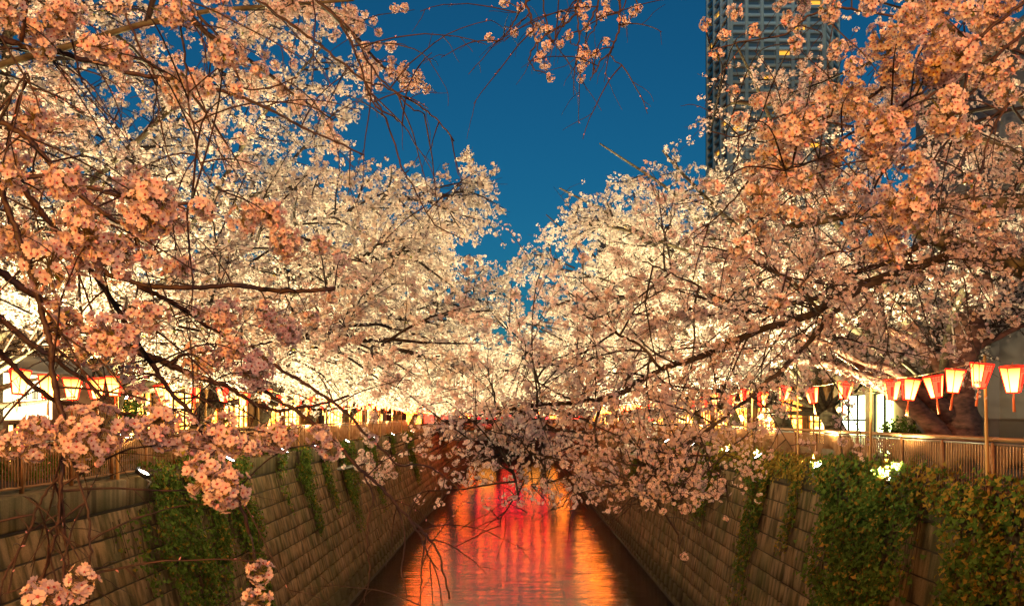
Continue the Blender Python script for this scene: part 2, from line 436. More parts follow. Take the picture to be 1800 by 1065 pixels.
# ---------------------------------------------------------------- fences: posts, rails, and slats cut so that each panel shows an arch
def slat_mesh(zt, name='slat'):
    m = MB(); w, t = 0.030, 0.011
    def ring(z, h): return [(-0.006, -h, z), (0.006, -h, z), (0.006, h, z), (-0.006, h, z)]
    v = ring(.20, t) + ring(zt - .05, t) + ring(zt + .05, w) + ring(1.02, w)
    f = []
    for k in range(3):
        for i in range(4): f.append((4*k+i, 4*k+(i+1) % 4, 4*k+4+(i+1) % 4, 4*k+4+i))
    return m.add(v, f)
NP, PW = 17, 1.72
SL = []
for i in range(NP):
    q = (i - (NP-1)/2) / ((NP-1)/2 * 0.80)
    SL.append(slat_mesh(0.36 + (0.40 * math.sqrt(max(0, 1 - q*q)) if abs(q) < 1 else -0.05)))
SLM = [x.mesh('slat', M['fence']) for x in SL]
for s, y0 in ((1, 11.2), (-1, 11.9)):
    x = XT[s] + s*0.30
    fc = empty('canal_fence', (x, 0, ZT - 0.07))
    tag(fc, 'bronze slat fence with arch cut-outs along the %s bank' % SIDE[s], 'fence', 'slat fences along the canal')
    rest = MB(); npan = 34; made = 0
    post = MB().bbox(-.035, .035, -.03, .03, 0.0, 1.07, .008).mesh('post', M['fence'])
    for p in range(npan + 1):
        o = bpy.data.objects.new('post', post); o.location = (0, y0 + p*PW, 0); link(o, fc)
    for p in range(npan):
        ya = y0 + p*PW
        if p % 2 == 0:
            MB().tube([(0, ya-.02, 1.13), (0, ya+2*PW-.03, 1.13)], .045, 8).build('top_rail', M['rail'], fc, True)
            MB().tube([(-s*.0, ya-.02, 1.045), (0, ya+2*PW-.03, 1.045)], .02, 6).build('steel_rail', M['steel'], fc, True)
            MB().tube([(0, ya-.02, .185), (0, ya+2*PW-.03, .185)], .028, 6).build('bottom_rail', M['rail'], fc, True)
        for i in range(NP):
            y = ya + .07 + (PW - .14) * (i + .5) / NP
            if made < 300 and abs(x / y) < 0.67:
                o = bpy.data.objects.new('slat', SLM[i]); o.location = (0, y, 0); link(o, fc); made += 1
            else:
                rest.add(SL[i].v[0] + (0, y, 0), SL[i].f)
    tag(rest.build('slats', M['fence'], fc), kind='stuff')

nth = ['nearest', 'second', 'third', 'fourth', 'fifth', 'sixth', 'seventh', 'eighth', 'ninth', 'tenth', 'eleventh', 'twelfth', 'thirteenth', 'fourteenth', 'fifteenth', 'sixteenth', 'seventeenth', 'eighteenth', 'nineteenth', 'twentieth', 'twenty-first', 'twenty-second', 'twenty-third', 'twenty-fourth', 'twenty-fifth']
# ---------------------------------------------------------------- bamboo poles, ropes and paper lanterns
def lantern_mat():
    """paper glow painted to fade upwards, as if from a bulb near the bottom"""
    m = bpy.data.materials.new('lantern_paper'); m.use_nodes = True
    n, l = m.node_tree.nodes, m.node_tree.links; n.clear()
    o = n.new('ShaderNodeOutputMaterial'); e = n.new('ShaderNodeEmission')
    tc = n.new('ShaderNodeTexCoord'); sp = n.new('ShaderNodeSeparateXYZ'); r = n.new('ShaderNodeValToRGB')
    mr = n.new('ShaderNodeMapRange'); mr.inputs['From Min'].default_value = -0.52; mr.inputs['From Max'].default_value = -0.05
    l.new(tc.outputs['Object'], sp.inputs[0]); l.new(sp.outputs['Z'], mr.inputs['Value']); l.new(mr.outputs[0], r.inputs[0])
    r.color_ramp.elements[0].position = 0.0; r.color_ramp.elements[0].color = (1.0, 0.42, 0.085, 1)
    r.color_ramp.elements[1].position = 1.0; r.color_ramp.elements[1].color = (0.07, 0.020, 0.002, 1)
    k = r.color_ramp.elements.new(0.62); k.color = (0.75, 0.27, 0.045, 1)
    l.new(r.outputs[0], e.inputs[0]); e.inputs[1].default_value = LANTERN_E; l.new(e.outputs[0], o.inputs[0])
    return m
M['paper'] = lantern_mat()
M['redtrim'] = emit('lit_red_trim', (1.0, 0.018, 0.008), 3.0, False)
M['redpaper'] = emit('red_light_paper', (1.0, 0.014, 0.005), 18.0)  # side panels made wholly red and strong to throw red light on the trunk
M['paper_far'] = emit('lantern_paper_far', (1.0, 0.22, 0.014), 32.0)
M['tassel'] = mat('tassel_cloth', (0.75, 0.16, 0.05), 0.8)
HR0, HR1, HZ0, HZ1 = 0.195, 0.105, -0.06, -0.49        # hexagonal bonbori: wide top, narrow foot, hung from z = 0
def hexv(r, z): return [np.array((r*math.cos(R(60*i+30)), r*math.sin(R(60*i+30)), z)) for i in range(6)]
tv, bv = hexv(HR0, HZ0), hexv(HR1, HZ1)
def panel_mb(i, inset=0.0):
    j = (i+1) % 6; return MB().add([bv[i], bv[j], tv[j], tv[i]], [(0, 1, 2, 3)])
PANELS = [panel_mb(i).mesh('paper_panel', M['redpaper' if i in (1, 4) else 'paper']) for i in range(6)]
def frame_mb():
    m = MB()
    for i in range(6):
        j = (i+1) % 6
        m.tube([tv[i], bv[i]], .010, 4); m.tube([tv[i], tv[j]], .013, 4); m.tube([bv[i], bv[j]], .012, 4)
    for i in (1, 4):              # two decorated sides: red lattice box at the top, red bar below
        j = (i+1) % 6
        def pt(u, v):
            a = tv[i]*(1-u)+tv[j]*u; b = bv[i]*(1-u)+bv[j]*u; p = a*(1-v)+b*v
            return p + 0.004*np.array((p[0], p[1], 0))/max(1e-6, math.hypot(p[0], p[1]))
        for u in (.12, .36, .62, .88): m.tube([pt(u, .03), pt(u, .22)], .0055, 4)
        for v in (.03, .12, .22): m.tube([pt(.12, v), pt(.88, v)], .0055, 4)
        m.add([pt(.55, .30), pt(.85, .30), pt(.85, .80), pt(.55, .80)], [(0, 3, 2, 1)])
    return m
FRAME = frame_mb().mesh('frame', M['redtrim'])
TASSEL = MB().tube([(0,0,HZ1),(0,0,HZ1-.08),(0.004,0,HZ1-.12),(0,0.003,HZ1-.34)], [.008,.008,.017,.026], 7).mesh('tassel', M['tassel'])
HOOK = MB().tube([(0,0,0.01),(.02,0,-.03),(0,0,HZ0)], .005, 4).lathe([(HR0*.8,HZ0-.004),(HR0*.82,HZ0+.012)], 6).mesh('cap', M['tassel'])
FARL = MB()
for i in range(6): FARL.add(panel_mb(i).v[0], [(0,1,2,3)], 3 if i in (1, 4) else 0)
for a in frame_mb().v: pass
_f = frame_mb(); FARL.add(np.concatenate(_f.v), _f.f, 1)
FARL.tube([(0,0,HZ1),(0,0,HZ1-.34)], [.012,.026], 5, 2)
FARL = FARL.mesh('paper_lantern', [M['paper'], M['redtrim'], M['tassel'], M['redpaper']])
def rope_z(t): return 9.72 - 0.20 * 4 * t * (1 - t)
for s, y0, dy, n in ((1, 9.65, 4.85, 13), (-1, 8.3, 5.2, 12)):
    x = XT[s] + s*0.12
    for k in range(n):
        y = y0 + k*dy
        if abs(x / y) > .66: continue
        pl = empty('bamboo_pole', (x, y, ZT - 0.25), 0.3*k)
        lean = R(1.3*math.sin(3.1*k + s)); pl.rotation_euler = (lean, R(0.9*math.cos(2.2*k)), 0.3*k)
        if k <= 2: lab = {1: 'tall bamboo pole in front of the dark wall beside the near lanterns', -1: 'bamboo pole against the fence near the street lamp on the left bank'}[s] if (k == 1 or s < 0) else 'bamboo pole rising from the ivy on the %s bank' % SIDE[s]
        else: lab = '%s bamboo pole from the viewer in the row along the %s fence' % (nth[k-1], SIDE[s])
        tag(pl, lab, 'pole', 'bamboo poles carrying the lantern ropes on the %s bank' % SIDE[s])
        zz = np.linspace(0, 2.85, 12)
        MB().tube([(0, 0, z) for z in zz], .036 - .004*zz, 8).build('cane', M['bamboo'], pl, True)
        for q in range(1, 7):
            z = .42*q; MB().tube([(0,0,z-.012),(0,0,z),(0,0,z+.012)], [.034-.004*z, .040-.004*z, .034-.004*z], 8).build('node_ring', M['bamboo'], pl, True)
        if k < n-1:
            t = np.linspace(0, 1, 15)
            ro = MB().tube([(x - s*.22*min(1, 6*u, 6*(1-u)), y + u*dy, rope_z(u)) for u in t], .008, 4).build('lantern_rope', M['rope'])
            near = y < 20
            tag(ro, ('sagging rope that carries the nearest lanterns on the %s bank' if k < 2 else nth[k] + ' lantern rope span from the viewer on the %s bank') % SIDE[s], 'rope', 'ropes on the %s bank' % SIDE[s])
    cnt = 0; x = XT[s] - s*0.10
    y = y0 + 0.35
    while y < y0 + (n-1)*dy:
        u = ((y - y0) / dy) % 1.0
        if min(u, 1-u)*dy < 0.12: y += 0.16; u = ((y - y0) / dy) % 1.0
        vis = abs(x / y) < 0.648
        if vis:
            z = rope_z(u); sw = (0.16*math.sin(7.3*y), 0.13*math.cos(5.1*y)); rz = 6.0*math.sin(3.7*y)
            if y < 32:
                px = CX + x/y*F
                if s > 0:
                    names = ['lit paper lantern nearest the right edge of the picture', 'lit paper lantern hanging against the tall bamboo pole',
                             'lit paper lantern just left of the tall bamboo pole', 'lit paper lantern before the red-lit trunk, second left of the tall pole']
                else:
                    names = ['red-trimmed lantern at the left edge above the lit shop sign', 'red-lit lantern over the shop doorway crossed by a dark branch']
                o = empty('paper_lantern', (x, y, z)); o.rotation_euler = (sw[0], sw[1], rz)
                if cnt < len(names): tag(o, names[cnt], 'lantern', 'paper lanterns strung along the %s bank' % SIDE[s])
                else: tag(o, '%s hexagonal paper lantern from the viewer on the %s bank ropes' % (nth[cnt], SIDE[s]), 'lantern', 'paper lanterns strung along the %s bank' % SIDE[s])
                for i in range(6): link(bpy.data.objects.new('paper_panel', PANELS[i]), o)
                for nm, me in (('frame', FRAME), ('tassel', TASSEL), ('cap', HOOK)): link(bpy.data.objects.new(nm, me), o)
            else:
                o = link(bpy.data.objects.new('paper_lantern', FARL)); o.location = (x, y, z); o.rotation_euler = (sw[0], sw[1], rz)
                tag(o, 'tiny glowing lantern in the far crowded row along the %s bank' % SIDE[s], 'lantern', 'distant lanterns of the %s bank' % SIDE[s])
            cnt += 1
        y += 0.86 if y < 17.5 else 1.8 + .7*math.sin(2.9*y)
    # the rows go on beyond what can be counted; the water mirrors them
    yf = y0 + (n-1)*dy + 1.0; fv = MB(); fm = np.concatenate([panel_mb(i).v[0] for i in range(6)])
    while yf < 235:
        for i in range(6): fv.add(panel_mb(i).v[0]*1.5 + (x, yf, rope_z(.5*abs(math.sin(yf))) + .1), [(0, 1, 2, 3)], 1 if i in (1, 4) else 0)
        yf += 0.95
    tag(fv.build('distant_lanterns', [M['paper_far'], M['redpaper']]), 'unbroken glow of far lanterns along the %s bank, mirrored in the water' % SIDE[s], 'lanterns', None, 'stuff')

# ---------------------------------------------------------------- floodlights on the coping
M['flood'] = emit('flood_lens', (1.0, 0.95, 0.74), 60.0, False)
FLB = MB().bbox(-.16, .16, -.09, .09, -.10, 0.0, .02).box(-.17, -.162, -.1, .1, -.06, .06).box(.162, .17, -.1, .1, -.06, .06).mesh('housing', M['black'])
FLL = MB().add([(.14*math.cos(a), .085*math.sin(a), .006) for a in np.arange(18)*math.pi/9], [tuple(range(18))]).mesh('lens', M['flood'])
BRK = MB().box(-.02,.02,-.25,-.05,-.14,-.11).box(-.02,.02,-.27,-.24,-.30,-.11).mesh('bracket', M['grey'])
FLY = {1: [17.6, 21.9, 27.3, 31.3, 37.5, 43.7, 50, 59, 70, 84], -1: [13.0, 19.4, 25.3, 31.3, 36.2, 43, 51, 59, 70, 84]}
spot = bpy.data.lights.new('flood_light', 'SPOT'); spot.energy = FLOOD_W; spot.color = (1.0, 0.82, 0.40)
spot.spot_size = R(138); spot.spot_blend = 0.5; spot.shadow_soft_size = 0.12

for s in (1, -1):
    for k, y in enumerate(FLY[s]):
        o = empty('floodlight', (XT[s] - s*0.16, y, ZT + 0.12))
        o.rotation_euler = (R(14)*-s*0, -R(30)*s, R(90)*0)
        lab = ('%s white floodlight from the viewer on the coping of the %s bank' % (nth[k], SIDE[s])) if k < 6 else 'far white floodlight on the %s coping' % SIDE[s]
        tag(o, lab, 'floodlight', 'floodlights along the %s coping' % SIDE[s])
        for nm, me in (('housing', FLB), ('lens', FLL)): link(bpy.data.objects.new(nm, me), o)
        b = link(bpy.data.objects.new('bracket', BRK), o); b.rotation_euler = (0, 0, -s*R(90))
        li = link(bpy.data.objects.new('flood_light', spot), o); li.location = (0, 0, .05); li.rotation_euler = (R(180), 0, 0)

# ---------------------------------------------------------------- street lamps
M['sodium'] = emit('sodium_glass', (1.0, 0.50, 0.10), 30.0, False)
def street_lamp(loc, h, label, watts, col, group=None):
    o = empty('street_lamp', loc); tag(o, label, 'street lamp', group)
    MB().lathe([(.10,0),(.10,.25),(.05,.32),(.04,h-.5),(.035,h-.32)], 10).build('post', M['black'], o, True)
    MB().lathe([(.05,h-.318),(.10,h-.29),(.10,h-.27)], 6).build('lamp_base', M['black'], o)
    MB().lathe([(.09,h-.265),(.17,h)], 6).build('lamp_glass', M['sodium'], o)
    MB().lathe([(.20,h+.005),(.17,h+.05),(.06,h+.13),(.02,h+.19)], 6).build('lamp_cap', M['black'], o)
    l = bpy.data.lights.new('lamp_light', 'POINT'); l.energy = watts; l.color = col; l.shadow_soft_size = 0.25
    lo = link(bpy.data.objects.new('lamp_light', l), o); lo.location = (0, 0, h + .42)
    return o
street_lamp((-11.05, 20.9, 7.22), 3.25, 'lit street lamp with hexagonal glass head among left bank branches', 500, (1.0, .55, .15))
# sodium lamps on the bridge the picture was taken from: they colour the blossom nearest the viewer
street_lamp((-5.2, -11.0, 7.2), 5.2, 'sodium street lamp on the near bridge, left end', SODIUM_W*1.7, (1.0, .37, .0), 'street lamps of the near bridge')
street_lamp((5.2, -11.0, 7.2), 5.2, 'sodium street lamp on the near bridge, right end', SODIUM_W*1.1, (1.0, .45, .22), 'street lamps of the near bridge')

# ---------------------------------------------------------------- buildings on the banks
def shop_mat(name, c1, c2, e, sc=3.0, dark=0.15):
    """lit interior seen through glass: bright lamps, shelves and people-high clutter"""
    m = bpy.data.materials.new(name); m.use_nodes = True
    n, l = m.node_tree.nodes, m.node_tree.links; n.clear()
    o = n.new('ShaderNodeOutputMaterial'); em = n.new('ShaderNodeEmission')
    g = n.new('ShaderNodeNewGeometry'); mp = n.new('ShaderNodeMapping'); mp.inputs['Scale'].default_value = (1, 1.0, 1.7)
    v = n.new('ShaderNodeTexVoronoi'); v.distance = 'CHEBYCHEV'; v.inputs['Scale'].default_value = sc
    r = n.new('ShaderNodeValToRGB'); r.color_ramp.interpolation = 'LINEAR'
    r.color_ramp.elements[0].position = 0.0; r.color_ramp.elements[0].color = (*(c*dark for c in c2), 1)
    r.color_ramp.elements[1].position = 1.0; r.color_ramp.elements[1].color = (*c1, 1)
    k = r.color_ramp.elements.new(0.45); k.color = (*c2, 1)
    l.new(g.outputs['Position'], mp.inputs[0]); l.new(mp.outputs[0], v.inputs['Vector']); l.new(v.outputs['Color'], r.inputs[0])
    l.new(r.outputs[0], em.inputs[0]); em.inputs[1].default_value = e; l.new(em.outputs[0], o.inputs[0])
    return m
M['shop1'] = shop_mat('shop_interior_warm', (1.0, .72, .30), (1.0, .40, .05), SHOP_E)
M['shop2'] = shop_mat('shop_interior_orange', (1.0, .50, .12), (1.0, .25, .02), SHOP_E*1.1)
M['shop3'] = shop_mat('shop_interior_white', (0.9, 1.0, .75), (.75, .85, .35), SHOP_E*.8, 2.0, .5)
M['shopred'] = shop_mat('shop_interior_red', (1.0, .10, .03), (1.0, .03, .02), SHOP_E)
M['signlit'] = emit('lit_sign_wall', (1.0, .80, .42), 4.5)
M['darkwall'] = mat('dark_render', (0.085, 0.078, 0.088), 0.8, var=0.25, scale=2)
M['greywall'] = mat('grey_panel', (0.11, 0.10, 0.115), 0.6, var=0.15, scale=1.2)
M['stone'] = mat('granite', (0.22, 0.19, 0.16), 0.75, var=0.45, scale=45, bump=0.2)
M['brownwall'] = mat('brown_render', (0.23, 0.11, 0.07), 0.85, var=0.4, scale=30, bump=0.4)
M['creamwall'] = mat('cream_plaster', (0.55, 0.44, 0.28), 0.85, var=0.15, scale=3)
M['wood'] = mat('cedar_boards', (0.30, 0.15, 0.055), 0.6, var=0.5, scale=4, stretch=(1, 5, .3), bump=.3)
M['window_dark'] = mat('dark_glass', (0.03, 0.035, 0.05), 0.12, spec=0.8)

def building(name, label, s, xf, y0, y1, h, wallm, openings, depth=9, cat='building', group=None, roof=True):
    """xf: plane of the canal-side front; openings (y0, y1, z0, z1, glass, columns, rows) above the ground"""
    o = empty(name, (xf, y0, 7.16)); tag(o, label, cat, group)
    W_ = y1 - y0
    ys = sorted({0, W_, *[a for q in openings for a in q[:2]]}); zs = sorted({0, h, *[a for q in openings for a in q[2:4]]})
    m = MB(); xa, xb = sorted((0, s*.25))
    for a, b in zip(ys, ys[1:]):
        z = 0; run = None
        for c, d in zip(zs, zs[1:]):
            hole = any(q[0] <= a and b <= q[1] and q[2] <= c and d <= q[3] for q in openings)
            if hole:
                if run is not None: m.box(xa, xb, a, b, run, c); run = None
            elif run is None: run = c
        if run is not None: m.box(xa, xb, a, b, run, h)
    c, d = sorted((s*.6, s*depth)); e, f_ = sorted((s*.252, s*.6))
    m.box(c, d, 0, W_, 0, h)
    m.box(e, f_, 0, .2, 0, h); m.box(e, f_, W_-.2, W_, 0, h)
    m.build('wall', wallm, o)
    if roof:
        c, d = sorted((-s*.35, s*(depth+.2))); MB().bbox(c, d, -.2, W_+.2, h+.003, h+.28, .04).build('roof', M['greywall'], o)
    for (a, b, z0, z1, gm, nc, nr) in openings:
        pn = empty('window', (0, 0, 0)); pn.parent = o
        MB().add([(s*.2,a,z0),(s*.2,b,z0),(s*.2,b,z1),(s*.2,a,z1)], [(0,1,2,3)]).build('pane', gm, pn)
        fr = MB(); x0, x1 = sorted((s*.05, s*.12)); t = .035
        for i in range(nc+1):
            y = a + (b-a)*i/nc; fr.box(x0, x1, max(a, y-t), min(b, y+t), z0, z1)
        x0, x1 = sorted((s*.06, s*.11))
        for i in range(nr+1):
            z = z0 + (z1-z0)*i/nr; fr.box(x0, x1, a, b, max(z0, z-t), min(z1, z+t))
        fr.build('frame', M['black'], pn)
        MB().box(*sorted((-s*.06, s*.0)), a-.06, b+.06, z0-.06, z0-.002).build('sill', M['stone'], pn)
    return o
def bulb(loc, label, e=40, r=.055, col=(1, .55, .14), group=None):
    key = 'bulb%s%d' % (col, e)
    if key not in M: M[key] = emit('bulb_glow', col, e, True)
    o = empty('lamp_bulb', loc); tag(o, label, 'lamp', group)
    MB().lathe([(.01,-r),(r*.7,-r*.7),(r,0),(r*.7,r*.7),(.02,r)], 10).build('bulb', M[key], o, True)
    MB().lathe([(.025,r*.9),(.025,r+.08)], 6).build('socket', M['black'], o)
    MB().tube([(0,0,r+.08),(0,0,r+.35)], .006, 4).build('cord', M['black'], o)
    return o

# left bank, from the viewer outwards
xl = -14.2
sh = building('corner_shop', 'lit corner shop with granite pier and bright yellow sign wall at the left edge', -1, xl, 20.6, 26.6, 6.0, M['brownwall'],
         [(1.75, 2.55, .05, 1.30, M['shop1'], 2, 2), (3.05, 3.55, .55, 1.30, M['creamwall'], 1, 1)])
MB().box(.002, .10, -.3, 1.35, 0, 2.75).build('granite_pier', M['stone'], sh)
MB().box(.002, .05, 1.37, 3.75, 1.42, 2.72).build('sign_wall', M['signlit'], sh)
MB().box(.002, .04, 2.60, 3.0, 0, 1.40).build('plaster_wall', M['creamwall'], sh)
MB().box(.002, .9, -.3, 6.0, 2.80, 3.35).build('eave', M['greywall'], sh)
def text(body, size, loc, rot, m, parent, name='lettering', ext=.01):
    c = bpy.data.curves.new(name + '_curve', 'FONT'); c.body = body; c.size = size; c.extrude = ext; c.align_x = 'CENTER'; c.align_y = 'CENTER'
    t = link(bpy.data.objects.new(name + '_curve', c)); dg = bpy.context.evaluated_depsgraph_get(); me = bpy.data.meshes.new_from_object(t.evaluated_get(dg))
    bpy.data.objects.remove(t); me.materials.clear(); me.materials.append(m); o = bpy.data.objects.new(name, me); o.location = loc; o.rotation_euler = rot; return link(o, parent)
text('呈 皿 れ', .33, (.075, 2.85, 2.12), (R(90), 0, R(90)), M['black'], sh)
for k, (y, z) in enumerate(((25.0, 9.62),)): bulb((xl+.55, y, z), 'small amber spotlight bulb under the shop eave by the brown wall', 60)
bulb((xl+2.2, 22.9, 9.35), 'small dark-capped lamp hanging beside the shop sign', 8)
b2 = building('wooden_restaurant', 'yellow-lit wooden restaurant front with board panels behind the left fence', -1, -14.8, 29.5, 45.0, 6.2, M['wood'],
         [(.4, 3.2, .5, 2.5, M['shop1'], 4, 2), (4.0, 7.6, .3, 2.6, M['shop1'], 3, 3), (8.4, 10.6, .1, 2.4, M['shop2'], 2, 1), (11.2, 15.0, .4, 2.6, M['shop1'], 5, 2), (2, 6, 3.8, 5.2, M['window_dark'], 4, 1)])
building('timber_shop', 'low timber shop glowing orange farther along the left bank', -1, -14.8, 46.0, 60.0, 6.5, M['wood'],
         [(.6, 4.6, .2, 2.5, M['shop2'], 4, 1), (5.4, 9.4, .3, 2.6, M['shop1'], 4, 2), (10.2, 13.4, .3, 2.6, M['shop2'], 3, 2)])
building('row_house', 'dark house with warm ground floor far down the left bank', -1, -14.8, 61.0, 92.0, 9, M['darkwall'],
         [(1, 8, .2, 2.6, M['shop1'], 6, 1), (10, 17, .2, 2.6, M['shop2'], 6, 1), (19, 29, .2, 2.7, M['shop1'], 8, 1)])
building('end_house', 'plain dark block beyond the far bridge on the left', -1, -14.8, 108.0, 160.0, 12, M['darkwall'], [(1, 20, .2, 3.0, M['shop2'], 12, 1), (22, 40, .2, 3.0, M['shopred'], 12, 1)])
# right bank
building('panelled_building', 'grey panelled building behind the red-lit cherry trunk', 1, 14.6, 19.5, 29.0, 12.5, M['greywall'],
         [(6.2, 7.6, 3.6, 5.4, M['window_dark'], 2, 1), (1.5, 4.5, 6.0, 8.0, M['window_dark'], 3, 1)])
gd = building('glass_shop', 'glass fronted shop with pale greenish light and bright door frame', 1, 14.2, 29.4, 35.5, 7, M['creamwall'],
         [(.5, 2.2, .05, 2.4, M['shop3'], 2, 1), (2.9, 5.6, .3, 2.4, M['shop3'], 3, 2)])
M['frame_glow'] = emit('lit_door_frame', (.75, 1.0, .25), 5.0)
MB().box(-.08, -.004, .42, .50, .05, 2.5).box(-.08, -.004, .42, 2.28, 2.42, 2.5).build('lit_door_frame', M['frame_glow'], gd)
building('orange_shop', 'timber shop blazing with orange light behind the right fence', 1, 14.2, 36.2, 47.5, 7.0, M['wood'],
         [(.4, 2.6, .2, 2.3, M['shop1'], 3, 2), (3.2, 6.8, .3, 2.5, M['shop2'], 4, 2), (7.4, 10.8, .2, 2.5, M['shop1'], 4, 1)])
building('brick_cafe', 'brown cafe with rows of warm windows farther along the right bank', 1, 14.2, 48.2, 62.0, 8.0, M['brownwall'],
         [(.6, 4.4, .3, 2.5, M['shop2'], 4, 2), (5.0, 9.0, .3, 2.5, M['shop1'], 4, 2), (9.8, 13.2, .3, 2.5, M['shop2'], 4, 1)])
building('row_house', 'dark house with warm ground floor far down the right bank', 1, 14.2, 63.0, 92.0, 10, M['darkwall'],
         [(1, 8, .2, 2.6, M['shop1'], 6, 1), (10, 17, .2, 2.6, M['shop2'], 6, 1), (19, 28, .2, 2.7, M['shopred'], 8, 1)])
building('end_house', 'plain dark block beyond the far bridge on the right', 1, 14.2, 108.0, 160.0, 13, M['darkwall'], [(1, 20, .2, 3.0, M['shop1'], 12, 1), (22, 40, .2, 3.0, M['shop2'], 12, 1)])
eh = empty('shop_building', (-8, 175, 7.2)); tag(eh, 'low building with orange shop windows closing the view beyond the far bridge', 'building')
MB().box(-12, 28, 0, 8, -7, 9).build('wall', M['darkwall'], eh)
for i in range(7):
    MB().add([(-10+5*i,-.05,.6),(-6.4+5*i,-.05,.6),(-6.4+5*i,-.05,3.2),(-10+5*i,-.05,3.2)], [(0,1,2,3)]).build('window', M['shop2'] if i % 3 else M['shopred'], eh)
gl = 'amber bulbs hung along the left shop fronts'
for k, (px, py, Y) in enumerate(((298,716,30.5),(357,717,33.0),(250,744,27.5),(425,711,36),(467,737,38))):
    p = W(px, py, Y); bulb(tuple(p), ['amber bulb over the board panels of the restaurant','amber bulb right of the hanging lantern pair','low amber bulb by the shrub','small amber bulb beneath a dark limb','amber bulb behind the fence between poles'][k], 55, .06, group=gl)
bulb(tuple(W(220, 697, 21.5)), 'white starlike lamp by the green shrub on the left bank', 90, .06, (1, .95, .8))
bulb(tuple(W(1475, 720, 27.0)), 'orange starlike lamp between two trunks on the right bank', 90, .08, (1, .45, .08))
for k, (px, py, Y) in enumerate(((1338,733,36),(1350,735,36),(1290,728,38.5),(1302,735,39))):
    bulb(tuple(W(px, py, Y)), 'bright orange lamp over the right bank shop fronts', 45, .16, (1, .52, .12), 'bright lamps of the right shops')

# ---------------------------------------------------------------- mid-rise block glimpsed between the blossoms
mr = empty('office_block', (26, 170, 7.16)); tag(mr, 'dark mid-rise block with orange lit windows glimpsed through the right blossom', 'building')
MB().box(-7, 9, 0, 14, 0, 42).build('wall', M['darkwall'], mr)
M['orange_win'] = emit('orange_lit_window', (1.0, .38, .03), 4.0, False)
for k, (a, z) in enumerate(((-5.6, 37.2), (-3.2, 37.2), (-5.4, 41), (-2.6, 40.2), (-5.6, 33.5), (0.5, 37.2))):
    MB().box(a, a+1.5, -.06, -.01, z, z+1.6).build('window', M['orange_win'] if k != 4 else M['window_dark'], mr)
# ---------------------------------------------------------------- apartment tower
M['tower'] = mat('tower_cladding', (0.86, 0.87, 0.90), 0.7, var=0.12, scale=.3)
M['towerlow'] = mat('tower_cladding_lower', (0.70, 0.56, 0.47), 0.7, var=0.12, scale=.3)
M['towerdark'] = mat('tower_recess', (0.44, 0.47, 0.53), 0.6)
M['tglass'] = mat('tower_glass', (0.13, 0.16, 0.21), 0.2, spec=.8)
M['tlit'] = emit('tower_lit_window', (1.0, .45, .05), 1.5, False)
D = 300.0
def tx(px, Y=D): return (px - CX) / F * Y
tw = empty('apartment_tower', (tx(1350), D, 7.16)); tag(tw, 'pale high-rise apartment tower with balconies and a few lit windows', 'tower')
ox, FH = tx(1350), 3.15
plan = [(tx(1247, 318)-ox, 18), (tx(1284)-ox, 0), (tx(1446)-ox, 0), (tx(1470, 318)-ox, 18), (tx(1470, 318)-ox, 50), (tx(1262, 350)-ox, 50)]
def prism(m, pl, z0, z1, grow=0.0):
    c = np.mean(pl, 0); v = [np.append(c + (np.array(p)-c)*(1+grow), z) for z in (z0, z1) for p in pl]; n = len(pl)
    return m.add(v, [tuple(range(n))[::-1], tuple(range(n, 2*n))] + [(i, (i+1) % n, n+(i+1) % n, n+i) for i in range(n)])
HT = 60*FH
prism(MB(), plan, 0, HT).build('wall', M['towerdark'], tw)
zsplit = 44*FH
for (pa, pb, bays) in ((plan[0], plan[1], 3), (plan[1], plan[2], 6), (plan[2], plan[3], 2)):
    pa, pb = np.array(pa), np.array(pb); d = (pb - pa); ln = np.linalg.norm(d); d /= ln; nrm = np.array((d[1], -d[0]))
    for i in range(bays + 1):
        for z0, z1, mm in ((0, zsplit, M['towerlow']), (zsplit+.01, HT+2, M['tower'])):
            c = pa + d*ln*i/bays; m = MB(); w = .62
            q = [c - d*w - nrm*.3, c + d*w - nrm*.3, c + d*w + nrm*1.35, c - d*w + nrm*1.35]
            prism(m, [tuple(x) for x in q], z0, z1).build('pilaster', mm, tw)
    wm = {}
    for fl in range(24, 60):
        z = fl*FH
        c0, c1 = pa + d*.0, pb
        q = [c0 - nrm*.2, c1 - nrm*.2, c1 + nrm*1.1, c0 + nrm*1.1]
        prism(MB(), [tuple(x) for x in q], z, z+1.15).build('balcony', M['tower'] if z >= zsplit else M['towerlow'], tw)
        for b in range(bays):
            t0, t1 = ln*b/bays + .95, ln*(b+1)/bays - .95
            lit = (fl*7 + b*13 + int(ln)) % 17 == 0 or (b == 0 and bays == 6 and fl in (53, 54, 55, 52))
            a0, a1 = pa + d*t0 + nrm*.12, pa + d*t1 + nrm*.12
            key = (b, lit)
            if key not in wm:
                wm[key] = MB().add([(a0[0],a0[1],1.2),(a1[0],a1[1],1.2),(a1[0],a1[1],3.0),(a0[0],a0[1],3.0)], [(0,1,2,3)]).mesh('window', M['tlit'] if lit else M['tglass'])
            if fl > 29:
                o = bpy.data.objects.new('window', wm[key]); o.location = (0, 0, z); link(o, tw)

# ================================================================ blossom
def frame_of(nv):
    """two vectors across each unit normal"""
    ref = np.where(np.abs(nv[..., 2:3]) > .9, np.array([1.0, 0, 0]), np.array([0, 0, 1.0]))
    a = norm(np.cross(nv, ref)); return a, np.cross(nv, a)

def sphere_pts(n, rng):
    v = rng.normal(size=(n, 3)); return norm(v)

